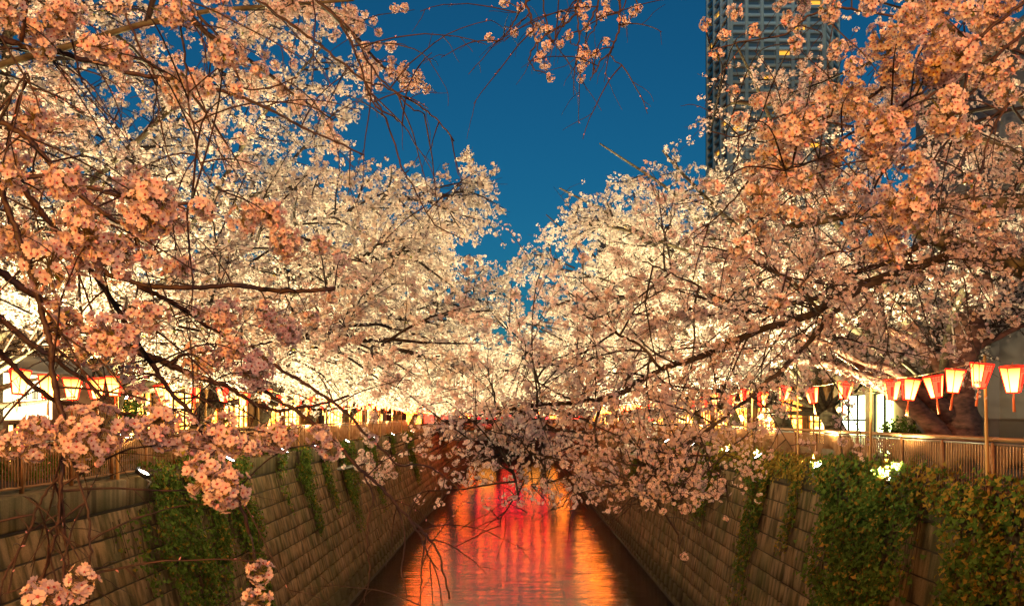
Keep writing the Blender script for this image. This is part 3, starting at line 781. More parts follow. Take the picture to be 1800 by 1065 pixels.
def cluster_mesh(name, n, rad, seed, stretch=1.0, fsize=0.017, buds=2):
    """one umbel ball: n five-petalled flowers facing outwards on stalks, a few buds"""
    rng = np.random.default_rng(seed); m = MB()
    k = np.arange(n) + .5; ph = np.arccos(1 - 2*k/n); th = math.pi*(1+5**.5)*k
    d = np.stack([np.cos(th)*np.sin(ph), np.sin(th)*np.sin(ph), np.cos(ph)], 1)
    d = norm(d + rng.normal(0, .22, d.shape))
    for i in range(n):
        nv = d[i]; c = nv * rad * rng.uniform(.82, 1.08) * np.array((1, 1, stretch))
        nv = norm(nv + rng.normal(0, .25, 3) + (0, 0, -.12)); u, w = frame_of(nv[None]); u, w = u[0], w[0]
        r = fsize * rng.uniform(.88, 1.12); cup = rng.uniform(.15, .5); a0 = rng.uniform(0, 6.28)
        for p in range(5):
            a = a0 + p*2*math.pi/5 + rng.normal(0, .05)
            e = math.cos(a)*u + math.sin(a)*w; f = -math.sin(a)*u + math.cos(a)*w
            rr = r*rng.uniform(.92, 1.06)
            pts = [c + e*r*.10, c + e*rr*.55 + f*r*.40 + nv*r*cup*.38, c + e*rr*.95 + f*r*.24 + nv*r*cup*.72,
                   c + e*rr*.86 + nv*r*cup*.62, c + e*rr*.95 - f*r*.24 + nv*r*cup*.72, c + e*rr*.55 - f*r*.40 + nv*r*cup*.38, c + e*rr*.5 + nv*r*cup*.18]
            m.add(pts, [(0, 1, 6), (1, 2, 3, 6), (6, 3, 4, 5), (0, 6, 5)], 0)
        hp = [c + (math.cos(t)*u + math.sin(t)*w)*r*.22 + nv*r*.09 for t in np.arange(5)*2*math.pi/5]
        m.add(hp + [c + nv*r*.26], [(0,1,5),(1,2,5),(2,3,5),(3,4,5),(4,0,5)], 1)
        m.tube([(0, 0, 0), c*.55 + rng.normal(0, .003, 3), c], .0012, 3, 2, False)
    for i in range(buds):
        nv = sphere_pts(1, rng)[0]; c = nv*rad*.95
        m.tube([(0,0,0), c], .0011, 3, 2, False)
        m.tube([c - nv*.003, c + nv*.004, c + nv*.011, c + nv*.016], [.002, .0055, .005, .001], 5, 3)
    for i in range(2):                       # bronze young leaves
        nv = sphere_pts(1, rng)[0]; u, w = frame_of(nv[None]); u = u[0]*.006; L = rng.uniform(.6, 1.2)*rad + .008
        m.add([nv*L*.5, nv*L*.8 + u, nv*L*1.25, nv*L*.8 - u], [(0, 1, 2, 3)], 4)
    return m.mesh(name, [M['petal'], M['heart'], M['stalk'], M['bud'], M['leaflet']])
CL = {'s': [cluster_mesh('blossom_cluster', 9, .026, 11+i, 1, .016) for i in range(3)],
      'm': [cluster_mesh('blossom_cluster', 24, .044, 21+i, 1) for i in range(4)],
      'l': [cluster_mesh('blossom_cluster', 46, .062, 31+i, 1.0 + .12*i) for i in range(4)],
      't': [cluster_mesh('blossom_cluster', 60, .060, 41+i, 1.75) for i in range(2)]}
CLR = {'s': .040, 'm': .060, 'l': .080, 't': .080}
def put_cluster(parent, p, r, i, kind=None):
    k = kind or ('s' if r < .045 else 'm' if r < .068 else 'l')
    o = bpy.data.objects.new('blossom_cluster', CL[k][i % len(CL[k])])
    sc = r / CLR[k]; sc = min(max(sc, .75), 1.35)
    o.scale = (sc,)*3; o.location = p - np.array(parent.location); o.rotation_euler = (i*1.7 % .8 - .4, i*2.3 % .8 - .4, i*2.4)
    if kind == 't': o.rotation_euler = (.1, .1, i)
    return link(o, parent)

def flowers(C, Nv, size, rng):
    """five diamond petals for every flower centre C with normal Nv"""
    n = len(C); u, w = frame_of(Nv)
    a = rng.uniform(0, 6.28, n)[:, None] + np.arange(5)[None]*2*math.pi/5
    e = np.cos(a)[..., None]*u[:, None] + np.sin(a)[..., None]*w[:, None]
    f = -np.sin(a)[..., None]*u[:, None] + np.cos(a)[..., None]*w[:, None]
    s = (size*rng.uniform(.85, 1.15, n))[:, None, None]; cu = rng.uniform(.1, .5, n)[:, None, None]; nv = Nv[:, None]; c = C[:, None]
    V = np.stack([c + e*s*.08, c + e*s*.6 + f*s*.42 + nv*s*cu*.4, c + e*s + nv*s*cu*.75, c + e*s*.6 - f*s*.42 + nv*s*cu*.4], 2)
    return V.reshape(-1, 3), np.arange(n*20).reshape(-1, 4)

def scraps(C, Nv, size, rng):
    """one bent four-sided petal scrap per centre"""
    n = len(C); u, w = frame_of(Nv); a = rng.uniform(0, 6.28, n)[:, None]
    e = np.cos(a)*u + np.sin(a)*w; f = -np.sin(a)*u + np.cos(a)*w; s = size*rng.uniform(.5, 1.45, n)[:, None]
    V = np.stack([C - e*s, C + f*s*.8 + Nv*s*.25, C + e*s*.9, C - f*s*.8 + Nv*s*.2], 1)
    return V.reshape(-1, 3), np.arange(n*4).reshape(-1, 4)

# ================================================================ trees
def grow(pos, d, length, K, droop, wob, rng):
    N = len(pos); P = np.empty((N, K+1, 3)); P[:, 0] = pos; D_ = np.empty((N, K+1, 3)); D_[:, 0] = d; d = d.copy()
    for k in range(K):
        d = d + rng.normal(0, wob, (N, 3)); d[:, 2] -= droop
        d = norm(d); pos = pos + d*(length/K)[:, None]; P[:, k+1] = pos; D_[:, k+1] = d
    return P, D_

def spawn(P, D_, per, t0, rng, a0, a1, up=0.0, flat=1.0):
    """children along every parent curve"""
    N, K, _ = P.shape; K -= 1
    t = (t0 + (1-t0)*((np.arange(per)[None] + rng.uniform(0, 1, (N, per)))/per)).clip(0, .999)
    i = (t*K).astype(int); fr = (t*K - i)[..., None]; r = np.arange(N)[:, None]
    pos = P[r, i]*(1-fr) + P[r, i+1]*fr; d = norm(D_[r, i])
    u, w = frame_of(d); az = rng.uniform(0, 6.28, t.shape)[..., None]; el = rng.uniform(R(a0), R(a1), t.shape)[..., None]
    c = np.cos(el)*d + np.sin(el)*(np.cos(az)*u + np.sin(az)*w); c[..., 2] = c[..., 2]*flat + up
    return pos.reshape(-1, 3), norm(c.reshape(-1, 3)), t.ravel(), np.repeat(np.arange(N), per)

def z_low(X, Y, s):
    """lowest blossom: high over the walkway, hanging down over the water"""
    a = np.abs(X) ; return np.interp(a, [0, 2.5, 4.5, 6.0, 7.5, 30], [8.0, 8.0, 8.6, 9.4, 10.2, 10.8]) + np.clip((Y - 14)/10, 0, 1)*np.clip(1.4 - a*.2, 0, 1.4) - np.interp(Y, [0, 12, 40, 100], [.3, 0, .3, .5])

TREE_STATS = []
def cherry(root, s, rad, lod, seed, label, group, extra=(), raise_=0.0, low=True, limbs=11, dens=1.0, clusters=0, top=1.0, ycut=5.0, lean=.7, back=4, lift=0):
    rng = np.random.default_rng(seed)
    o = empty('cherry_tree', (root[0], root[1], 7.18)); tag(o, label, 'cherry tree', group)
    base = np.array((0, 0, -.1)); off = np.array((root[0], root[1], 7.18))
    fork = np.array((-s*lean, rng.uniform(-.3, .3), 1.7 + rng.uniform(0, .5)))
    tp = smooth_line([base, base*.6 + fork*.4 + (s*.08, .05, 0), fork], 5); tr = np.linspace(.36, .27, len(tp)); tr[:3] *= (1.35, 1.15, 1.05)
    MB().tube(tp, tr, 12).build('trunk', M['barkmoss'], o, True)
    n = limbs + back
    az = np.concatenate([np.linspace(-68, 68, limbs) + rng.uniform(-9, 9, limbs), rng.uniform(110, 250, back)])
    el = np.concatenate([np.array([(6, 46, 22, 60, 34, 13, 52)[i % 7] for i in range(limbs)]) + rng.uniform(-6, 6, limbs), rng.uniform(30, 65, back)])
    L = np.concatenate([rad*rng.uniform(.82, 1.04, limbs), rad*.55*rng.uniform(.8, 1.1, back)])
    el[:limbs] += np.where(el[:limbs] > 30, lift, 0); az, el = np.radians(az), np.radians(el)
    d = np.stack([-s*np.cos(el)*np.cos(az), np.cos(el)*np.sin(az), np.sin(el)], 1)
    P, D_ = grow(np.repeat(fork[None] - (0, 0, .12), n, 0) , d, L, 14, .028, .075, rng)
    r0 = rng.uniform(.085, .14, n)*(.6, 1, 1, 1.2)[lod]
    Rd = r0[:, None]*np.linspace(1, .13, 15)[None]**.8
    Pw = P + off
    def inside(Q):
        X, Y, Z = Q[..., 0], Q[..., 1], Q[..., 2]
        dx = (X - root[0])*-s; e = (dx/(rad*1.06))**2 + ((Z - 9.3)/(rad*1.02*top))**2
        ok = (e < 1) & (Y > ycut) & (np.abs(X) < .80*Y + 1.2) & (Z < CAMZ + .60*Y + .8) & (Z > z_low(X, Y, s) + raise_*np.clip((np.abs(X)-2.2)/1.5, 0, 1))
        return ok & (X*s > (-1.2 if lod < 1 else -1.3 if lod < 2 else -3.0))
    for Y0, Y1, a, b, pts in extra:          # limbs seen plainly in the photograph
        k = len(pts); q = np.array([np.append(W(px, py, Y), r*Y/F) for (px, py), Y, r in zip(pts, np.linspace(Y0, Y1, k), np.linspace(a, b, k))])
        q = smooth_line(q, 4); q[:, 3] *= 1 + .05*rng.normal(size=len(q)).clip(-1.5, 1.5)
        MB().tube(q[:, :3] - off, q[:, 3], 12).build('limb', M['barkredlit'], o, True)
    for i in range(n):                       # every limb a part; cut where it leaves the crown
        keep = (Pw[i, :, 0]*s > (-1.0 if lod < 1 else -2.0)) & ((Pw[i, :, 2] > z_low(Pw[i, :, 0], Pw[i, :, 1], s) + .1) | (np.arange(15) < 3)) & (np.linalg.norm(Pw[i] - (0, 0, CAMZ), axis=1) > 5.6)
        k = 15 if keep.all() else max(4, int(np.argmin(keep)))
        rk = Rd[i, :k].copy()
        if k < 15: rk *= np.linspace(1, .12, k)
        q = smooth_line(np.c_[P[i, :k], rk], 2)
        if lod < 3 or i % 2 == 0: MB().tube(q[:, :3], q[:, 3], 9 if lod < 2 else 6).build('limb', M['barkmoss'] if lod < 2 else M['bark'], o, True)
    pb = {0: 34, 1: 28, 2: 19, 3: 11}[lod]; pt = {0: 11, 1: 9, 2: 7, 3: 5}[lod]; pp = {0: 4, 1: 4, 2: 5, 3: 4}[lod]
    bp, bd, bt, bi = spawn(P, D_, int(pb*dens), .16, rng, 30, 75, .0, .5)
    bl = (1.0 + 1.9*(1-bt))*rng.uniform(.7, 1.25, len(bt))*(rad/10)
    B, BD = grow(bp, bd, bl, 7, .05, .13, rng)
    ok = inside(B[:, 4] + off) & inside(B[:, 2] + off + (0, 0, .4))
    B, BD, bl = B[ok], BD[ok], bl[ok]
    br0 = rng.uniform(.016, .032, len(B))
    bs = [0, 1, 2, 3, 4, 5, 6, 7] if lod < 1 else [0, 2, 4, 7]
    v1, f1 = tubes(B[:, bs], (br0[:, None]*np.linspace(1, .25, 8)[None])[:, bs], 5 if lod < 1 else 4 if lod < 2 else 3)
    t_p, t_d, tt, _ = spawn(B, BD, pt, .08, rng, 25, 80, .02, .65)
    tl = rng.uniform(.30, .85, len(tt))*(1.15 - .4*tt)
    T_, TD = grow(t_p, t_d, tl, 4, .07, .16, rng)
    ok = inside(T_[:, 3] + off); T_ = T_[ok]; TD = TD[ok]
    ts = [0, 1, 2, 3, 4] if lod < 1 else [0, 2, 4]; Tq = T_ if lod < 3 else T_[::3]
    v2, f2 = tubes(Tq[:, ts], np.broadcast_to((np.linspace(.0065, .0032, 5)*(1.0 if lod < 2 else 1.5))[ts], (len(Tq), len(ts))), 3)
    V = np.concatenate([v1, v2]); Fc = np.concatenate([f1, f2 + len(v1)])
    tag(quads_mesh('twigs', V, Fc, M['twig'], True, parent=o), kind='stuff')
    # flower balls along the twigs and the outer branches
    c1, d1, _, _ = spawn(T_, TD, pp, .12, rng, 60, 90)
    c2, d2, _, _ = spawn(B, BD, pp, .35, rng, 60, 90)
    C = np.concatenate([c1 + d1*.035, c2 + d2*.045]); C = C[rng.uniform(size=len(C)) < .94]
    C = C[inside(C + off)]
    Cw = C + off
    dist = np.linalg.norm(Cw - (0, 0, CAMZ), axis=1)
    C = C[dist > 3.2]; dist = dist[dist > 3.2]
    ncl = 0
    if clusters:
        Cw = C + off; view = (np.abs(Cw[:, 0]/Cw[:, 1] + .003) < .645) & ((Cw[:, 2]-CAMZ)/Cw[:, 1] < .525)
        order = np.argsort(np.where(view, dist, 1e6))[:clusters]; order = order[view[order]]
        for j, q in enumerate(order): put_cluster(o, Cw[q], rng.uniform(.05, .072), j)
        msk = np.ones(len(C), bool); msk[order] = False; C = C[msk]; ncl = len(order)
    nb, pr, fs = {0: (7, .040, .0195), 1: (7, .050, .030), 2: (5, .078, .054), 3: (4, .15, .13)}[lod]
    k = len(C); dirs = sphere_pts(k*nb, rng)
    cen = np.repeat(C, nb, 0) + dirs*(pr*rng.uniform(.55, 1.1, (k*nb, 1)))
    nv = norm(dirs + rng.normal(0, .35, dirs.shape))
    V, Fc = (flowers if lod == 0 else scraps)(cen, nv, fs, rng)
    V2, F2 = scraps(C[::9] + rng.normal(0, .04, C[::9].shape), sphere_pts(len(C[::9]), rng), .016 + .004*lod, rng)   # young leaves
    mi = np.concatenate([np.zeros(len(Fc), np.int32), np.ones(len(F2), np.int32)])
    cr = quads_mesh('crown', np.concatenate([V, V2]), np.concatenate([Fc, F2 + len(V)]), [M['petal'] if lod < 1 else M['petalfar'], M['leaflet']], False, mi, o)
    tag(cr, kind='stuff')
    TREE_STATS.append((label, len(B), len(T_), k, ncl, 2*len(Fc) + 2*len(f1) + 2*len(f2)))
    return o

gL, gR = 'cherry trees along the left bank', 'cherry trees along the right bank'
cherry((-11.0, 8.6), -1, 10.6, 0, 101, 'cherry tree at the near left, its mossy limbs reaching in from the left edge', gL, clusters=285, ycut=5.0, dens=.6, raise_=1.0, lift=8)
cherry((10.8, 9.4), 1, 10.2, 0, 102, 'cherry tree at the near right with pale lit limbs entering from the right edge', gR, clusters=280, ycut=5.0, top=.62, dens=.42, raise_=1.6)
cherry((-11.2, 14.4), -1, 10.9, 1, 103, 'second cherry tree on the left bank, blossom rising to the top of the picture', gL, clusters=100, dens=2.3, lift=9)
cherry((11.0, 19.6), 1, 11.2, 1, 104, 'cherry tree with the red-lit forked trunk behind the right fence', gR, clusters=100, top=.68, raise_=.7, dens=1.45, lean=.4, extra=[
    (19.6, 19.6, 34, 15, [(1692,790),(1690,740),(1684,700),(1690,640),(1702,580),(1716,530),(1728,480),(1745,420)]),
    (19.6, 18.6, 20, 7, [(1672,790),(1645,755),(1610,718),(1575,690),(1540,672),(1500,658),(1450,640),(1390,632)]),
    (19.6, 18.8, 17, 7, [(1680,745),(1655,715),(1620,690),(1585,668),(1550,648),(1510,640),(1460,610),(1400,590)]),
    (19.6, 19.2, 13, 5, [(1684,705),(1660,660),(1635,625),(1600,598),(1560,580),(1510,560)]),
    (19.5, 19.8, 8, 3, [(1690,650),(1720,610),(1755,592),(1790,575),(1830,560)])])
cherry((-11.2, 20.9), -1, 11.1, 1, 105, 'cherry tree whose trunk stands beside the lit street lamp on the left', gL, dens=1.4)
cherry((10.8, 25.6), 1, 11.4, 1, 106, 'cherry tree with dark trunk beside the orange star lamp on the right bank', gR, dens=1.3, top=.80)
cherry((-11.2, 27.3), -1, 11.7, 2, 107, 'cherry tree behind the pair of hanging lanterns on the left bank', gL)
cherry((10.8, 30.8), 1, 11.8, 2, 108, 'cherry tree fourth from the viewer on the right bank', gR, top=.85)
cherry((-11.2, 34), -1, 12.6, 2, 109, 'cherry tree fifth from the viewer on the left bank', gL)
cherry((10.8, 37.5), 1, 12.6, 2, 110, 'cherry tree fifth from the viewer on the right bank', gR)
cherry((-11.2, 42), -1, 12.9, 2, 111, 'cherry tree sixth from the viewer on the left bank', gL)
cherry((10.8, 45.5), 1, 12.9, 2, 112, 'cherry tree sixth from the viewer on the right bank', gR)
for i, y in enumerate((51, 61, 72, 85)):
    cherry((-11.2, y), -1, 13.0, 3, 120+i, ['seventh','eighth','ninth','tenth'][i] + ' cherry tree from the viewer on the left bank, small in the blossom mass', gL)
    cherry((10.8, y+3), 1, 13.0, 3, 130+i, ['seventh','eighth','ninth','tenth'][i] + ' cherry tree from the viewer on the right bank, small in the blossom mass', gR)
for i, y in enumerate((114,)):
    cherry((-11.2, y), -1, 13.5, 3, 140+i, 'cherry tree beyond the far bridge on the left', gL)
    cherry((10.8, y+4), 1, 13.5, 3, 150+i, 'cherry tree beyond the far bridge on the right', gR)

# ================================================================ branches close to the viewer, belonging to the two trees at the bridge ends
def near_tree(root, s, label, branches, clusters, seed, drop=(), Yc=2.6, hang=2):
    rng = np.random.default_rng(seed)
    o = empty('cherry_tree', (root[0], root[1], 7.18)); tag(o, label, 'cherry tree', 'cherry trees at the bridge ends')
    off = np.array((root[0], root[1], 7.18))
    fork = np.array((-s*.6, .4, 2.2))
    tp = smooth_line([(0, 0, -.1), (-s*.15, .1, 1.0), fork], 5)
    MB().tube(tp, np.linspace(.36, .26, len(tp)), 12).build('trunk', M['barkmoss'], o, True)
    allp = []; starts = []
    for bi_, (Y0, Y1, r0, r1, pts) in enumerate(branches):
        n = len(pts); Ys = np.linspace(Y0, Y1, n); rr = np.linspace(r0, r1, n)
        q = np.array([np.append(W(px, py, Y), r*Y/F) for (px, py), Y, r in zip(pts, Ys, rr)])
        q = smooth_line(q, 5); q[:, :3] += rng.normal(0, .0007, (len(q), 3))*Y0
        q[:, 3] *= 1 + .10*rng.normal(size=len(q)).clip(-1.5, 1.5)
        MB().tube(q[:, :3] - off, np.maximum(q[:, 3], .0012), 7).build('branch', M['fgbark'], o, True)
        allp.append(q)
        if (pts[0][0] < 25 and s < 0) or (pts[0][0] > 1775 and s > 0) or pts[0][1] < 8: starts.append((q[0], q[1]))
    for k, (a, b) in enumerate(starts):       # carry each branch on, out of the picture, to a limb of its tree
        d = norm(a[:3] - b[:3]); d = norm(d + np.array((s*.5, 0, .9))) if a[2] - CAMZ > .5*a[1] else d; e = off + fork + rng.normal(0, .05, 3); L = np.linalg.norm(e - a[:3])
        c1 = a[:3] + d*min(1.5, L*.4); c2 = e + np.array((-s*L*.1, L*.1, L*(.55 if a[2] - CAMZ > .5*a[1] else .25)))
        t = np.linspace(0, 1, 18)[:, None]; p = (1-t)**3*a[:3] + 3*(1-t)**2*t*c1 + 3*(1-t)*t*t*c2 + t**3*e
        rr = a[3]*(1-t[:, 0]) + t[:, 0]*max(.05, a[3]*3)
        MB().tube(p - off, rr, 8).build('limb', M['bark'], o, True)
    A = np.concatenate(allp)
    ends = []; tw = []
    # flower clusters, each on a spur twig from the branch nearest to it
    for i, c in enumerate(clusters):
        px, py, r = c[:3]; Y = c[3] if len(c) > 3 and c[3] else Yc + .5*math.sin(i*2.1)
        p = W(px, py, Y); sc = np.linalg.norm((A[:, :3] - p)*np.array((1, .35, 1)), axis=1); a = A[np.argmin(sc), :3]
        dist = np.linalg.norm(a - p)
        if dist > .03:
            mid = (a + p)/2 + np.array((0, 0, .12*dist)) + rng.normal(0, .03*dist, 3)
            q = smooth_line([a, mid, p], 4); tw.append((q, .0035, .0018))
        kind = c[4] if len(c) > 4 else None
        rw = r*Y/F; k = 0
        if rw > .058 and kind is None:         # a wide spray is several balls side by side
            n = int(min(5, 1 + round(rw/(.045 if s < 0 else .042))))
            for j in range(n):
                put_cluster(o, p + rng.uniform(-.75, .75, 3)*np.array((rw, .04, rw*.7)), rng.uniform(.040, .078), i*5+j)
        else: put_cluster(o, p, rw, i, kind)
    # bare drooping twigs
    P0 = A[rng.integers(0, len(A), int(len(A)*hang/10))][:, :3]
    D0 = norm(np.stack([rng.normal(0, .7, len(P0)) - s*.25, rng.normal(0, .35, len(P0)), rng.normal(-.1, .6, len(P0))], 1))
    T_, TD = grow(P0, D0, rng.uniform(.12, .6, len(P0)), 8, .09, .07, rng)
    keep = (T_[:, -1, 1] > 1.6); T_, TD = T_[keep], TD[keep]
    p2, d2, _, _ = spawn(T_, TD, 2, .3, rng, 20, 60); T2, _ = grow(p2, d2, rng.uniform(.05, .22, len(p2)), 8, .07, .12, rng)
    v1, f1 = tubes(T_ - off, np.broadcast_to(np.linspace(.0036, .0016, 9), (len(T_), 9)), 4)
    v2, f2 = tubes(T2 - off, np.broadcast_to(np.linspace(.0020, .0010, 9), (len(T2), 9)), 3)
    m = MB(); m.add(v1, f1); m.add(v2, f2)
    for q, a, b in tw: m.tube(q - off, np.linspace(a, b, len(q)), 4)
    tag(m.build('twigs', M['fgbark'], o, True), kind='stuff')
    # winter buds sitting on the twigs
    k = MB(); bp, bd, _, _ = spawn(T_, TD, 3, .2, rng, 30, 60)
    for p, d in list(zip(bp, bd))[:160]: k.tube([p - off, p - off + d*.006, p - off + d*.012], [.0018, .0028, .0006], 4)
    tag(k.build('buds', M['bud'], o), kind='stuff')
    return o

LB = [
 (3.0, 3.6, 6.5, 1.5, [(-12,62),(0,68),(31,78),(71,90),(96,91),(140,104),(186,115),(229,129),(273,136),(330,146),(381,158),(430,174),(486,198),(529,223),(579,245),(641,273)]),
 (3.0, 2.9, 4, 3, [(37,74),(42,50),(45,25),(47,-8)]),
 (3.1, 3.2, 2, 1.2, [(0,84),(60,92),(90,105),(123,122)]),
 (2.5, 2.6, 5.5, 4, [(-10,205),(0,214),(34,232),(62,257),(93,291),(120,320),(150,352),(190,380),(230,400)]),
 (2.3, 2.5, 4.5, 2.5, [(27,316),(61,310),(98,310),(135,325),(176,335),(216,346),(257,352),(297,359),(337,357)]),
 (2.3, 2.8, 5.5, 3, [(27,316),(51,345),(71,369),(88,393),(111,416),(132,437),(149,460),(179,501),(203,538),(237,595),(268,639),(283,666),(305,695),(337,727),(352,765),(362,800),(380,828),(407,858),(427,899),(440,940)]),
 (2.2, 2.2, 5, 5, [(-12,300),(0,325),(14,369),(27,400),(37,430),(51,464),(61,504),(71,535),(80,569),(89,608),(92,644),(96,680),(105,716),(114,750)]),
 (2.2, 2.2, 4.5, 2.5, [(114,750),(111,771),(110,796),(109,838),(106,879),(104,918),(94,952),(85,985),(75,1014),(63,1045),(50,1080)]),
 (2.2, 2.2, 2.5, 1.5, [(104,918),(112,940),(116,960),(112,985),(110,1020),(107,1040)]),
 (2.2, 2.2, 2.5, 2, [(109,832),(85,860),(63,897),(52,929),(38,960),(19,991),(8,1014),(0,1043),(-6,1080)]),
 (2.2, 2.2, 2.5, 2, [(114,752),(125,795),(142,855),(156,898),(158,943),(159,976),(154,1010),(148,1030)]),
 (2.2, 2.2, 1.8, 1.2, [(75,1014),(45,1030),(10,1042),(-8,1050)]),
 (4.6, 5.2, 8, 4, [(-14,470),(0,479),(45,509),(90,536),(120,554),(160,580),(200,598),(229,612)]),
 (4.4, 4.8, 6, 2.5, [(-14,550),(0,560),(30,584),(60,608),(99,632),(129,656),(150,668),(180,698),(210,722),(234,740)]),
 (4.2, 4.8, 6, 2, [(-12,606),(0,620),(18,638),(45,665),(75,689),(105,707),(150,713),(180,719),(225,728),(300,743)]),
 (4.6, 5.2, 7, 2, [(210,604),(229,612),(261,627),(285,634),(317,649),(346,661),(376,671),(403,681),(425,695),(456,712),(488,722),(517,717),(566,710),(615,695)]),
 (3.4, 3.6, 4.5, 4, [(165,468),(200,484),(249,500),(310,505),(360,505),(420,502),(481,510),(547,511),(588,507)]),
 (3.6, 4.2, 4.5, 2.5, [(241,503),(273,517),(303,532),(332,549),(356,568),(376,578),(400,593),(412,605),(440,640),(454,681)]),
 (4.0, 4.2, 3.5, 1.5, [(300,640),(317,627),(346,620),(383,615),(412,618),(444,607),(481,600)]),
 (4.2, 4.0, 4, 1.6, [(434,668),(454,681),(488,703),(534,730),(573,763),(605,795),(628,820),(657,845),(686,873),(719,911),(749,941),(771,971),(780,1010),(790,1050)]),
 (4.2, 4.4, 3.5, 1.2, [(444,607),(469,634),(505,656),(542,678),(576,700),(605,722),(628,747),(652,773),(677,795),(703,818),(728,817),(753,820),(790,845),(812,870)]),
 (4.0, 4.0, 1.8, 1, [(719,911),(738,940),(752,975),(768,1000)]),
 (4.0, 4.0, 1.8, 1, [(749,941),(742,985),(740,1030),(738,1075)]),
 (4.1, 4.1, 1.8, 1, [(640,832),(655,870),(648,910),(646,960),(650,1000),(640,1060)]),
 (4.1, 4.0, 1.8, 1, [(686,873),(704,905),(712,950),(706,1000),(716,1050)]),
 (3.4, 3.6, 3.2, 1.2, [(440,-10),(452,0),(489,28),(517,46),(548,68),(579,93),(610,118),(644,146),(675,152),(728,180),(765,208),(799,248)]),
 (3.4, 3.6, 2.6, 1.1, [(545,-8),(554,0),(598,37),(619,59),(644,102),(666,136),(697,164),(722,190),(745,200)]),
 (3.5, 3.7, 1.8, 1, [(644,149),(660,177),(681,217),(697,263),(706,294),(725,328),(745,365),(773,400),(815,420)]),
 (3.3, 3.4, 2.8, 1.2, [(325,-8),(340,19),(377,56),(402,96),(418,133),(430,155),(474,155),(523,136)]),
 (2.8, 2.9, 2, 1.1, [(330,-10),(319,50),(328,124),(331,186),(343,236),(346,273),(365,310),(385,335)]),
 (2.8, 2.8, 2.2, 1, [(210,-8),(222,30),(238,66),(252,98),(272,132),(276,170),(282,215),(300,290),(308,305)]),
 (3.3, 3.5, 2.4, 1.1, [(598,37),(620,82),(634,120),(655,180),(690,205),(712,222)]),
 (3.0, 3.3, 2.2, 1, [(90,-8),(110,30),(128,80),(140,130),(155,160),(185,195),(212,220)]),
 (2.4, 2.4, 2, 1, [(15,180),(45,130),(60,165),(75,205)]),
]
LC = [(25,30,45),(113,25,35),(208,10,26),(305,8,35),(390,15,26),(173,84,36),(226,110,32),(70,68,32),(394,95,34),(457,123,20),(331,158,50),(415,158,20),(58,226,42),(16,263,38),(18,315,32),(20,420,40),
 (87,470,52,2.1,'t'),(131,305,38),(58,326,30),(163,363,38),(142,394,48),(173,460,42,2.2),(237,326,36),(237,373,48),(231,426,38),(294,384,34),(263,457,26),(294,468,22),(326,463,28),(357,368,30),(289,336,20),
 (457,378,40,3.2),(526,415,44,3.2),(491,389,36,3.2),(489,436,18,3.4),(130,575,46,2.3),(105,590,30,2.3),(195,590,44,2.3),(245,565,36,2.3),(215,612,34,2.3),(375,555,34,3),(350,548,20,3),(462,553,38,3.1),(490,592,30,3.3),(424,618,32,3),(452,655,34,3),(375,645,36,3),(230,665,30,2.5),(245,690,24,2.5),(205,650,16,2.5),
 (40,765,48,2.1),(80,760,40,2.1),(60,790,30,2.1),(165,762,46,2.1),(185,775,28,2.1),(225,757,26,2.2),(262,762,26,2.2),(310,765,46,2.3),(330,748,26,2.3),(375,765,42,2.4),(415,775,42,2.4),(350,790,20,2.4),(495,765,36,2.8),(568,778,30,3.0),(370,835,50,2.1),(348,820,26,2.1),(455,1005,30,2.3),(450,1055,32,2.3),(110,1045,52,2.0),(140,1040,26,2.0),
 (30,300,30),(560,430,24,3.6),(580,520,20,3.8),(600,455,20,3.8),(545,560,20,3.8),(655,770,14,4.2)]
near_tree((-8.6, 1.2), -1, 'cherry tree beside the bridge whose orange-lit branches hang across the left foreground', LB, LC, 201, hang=1.2)
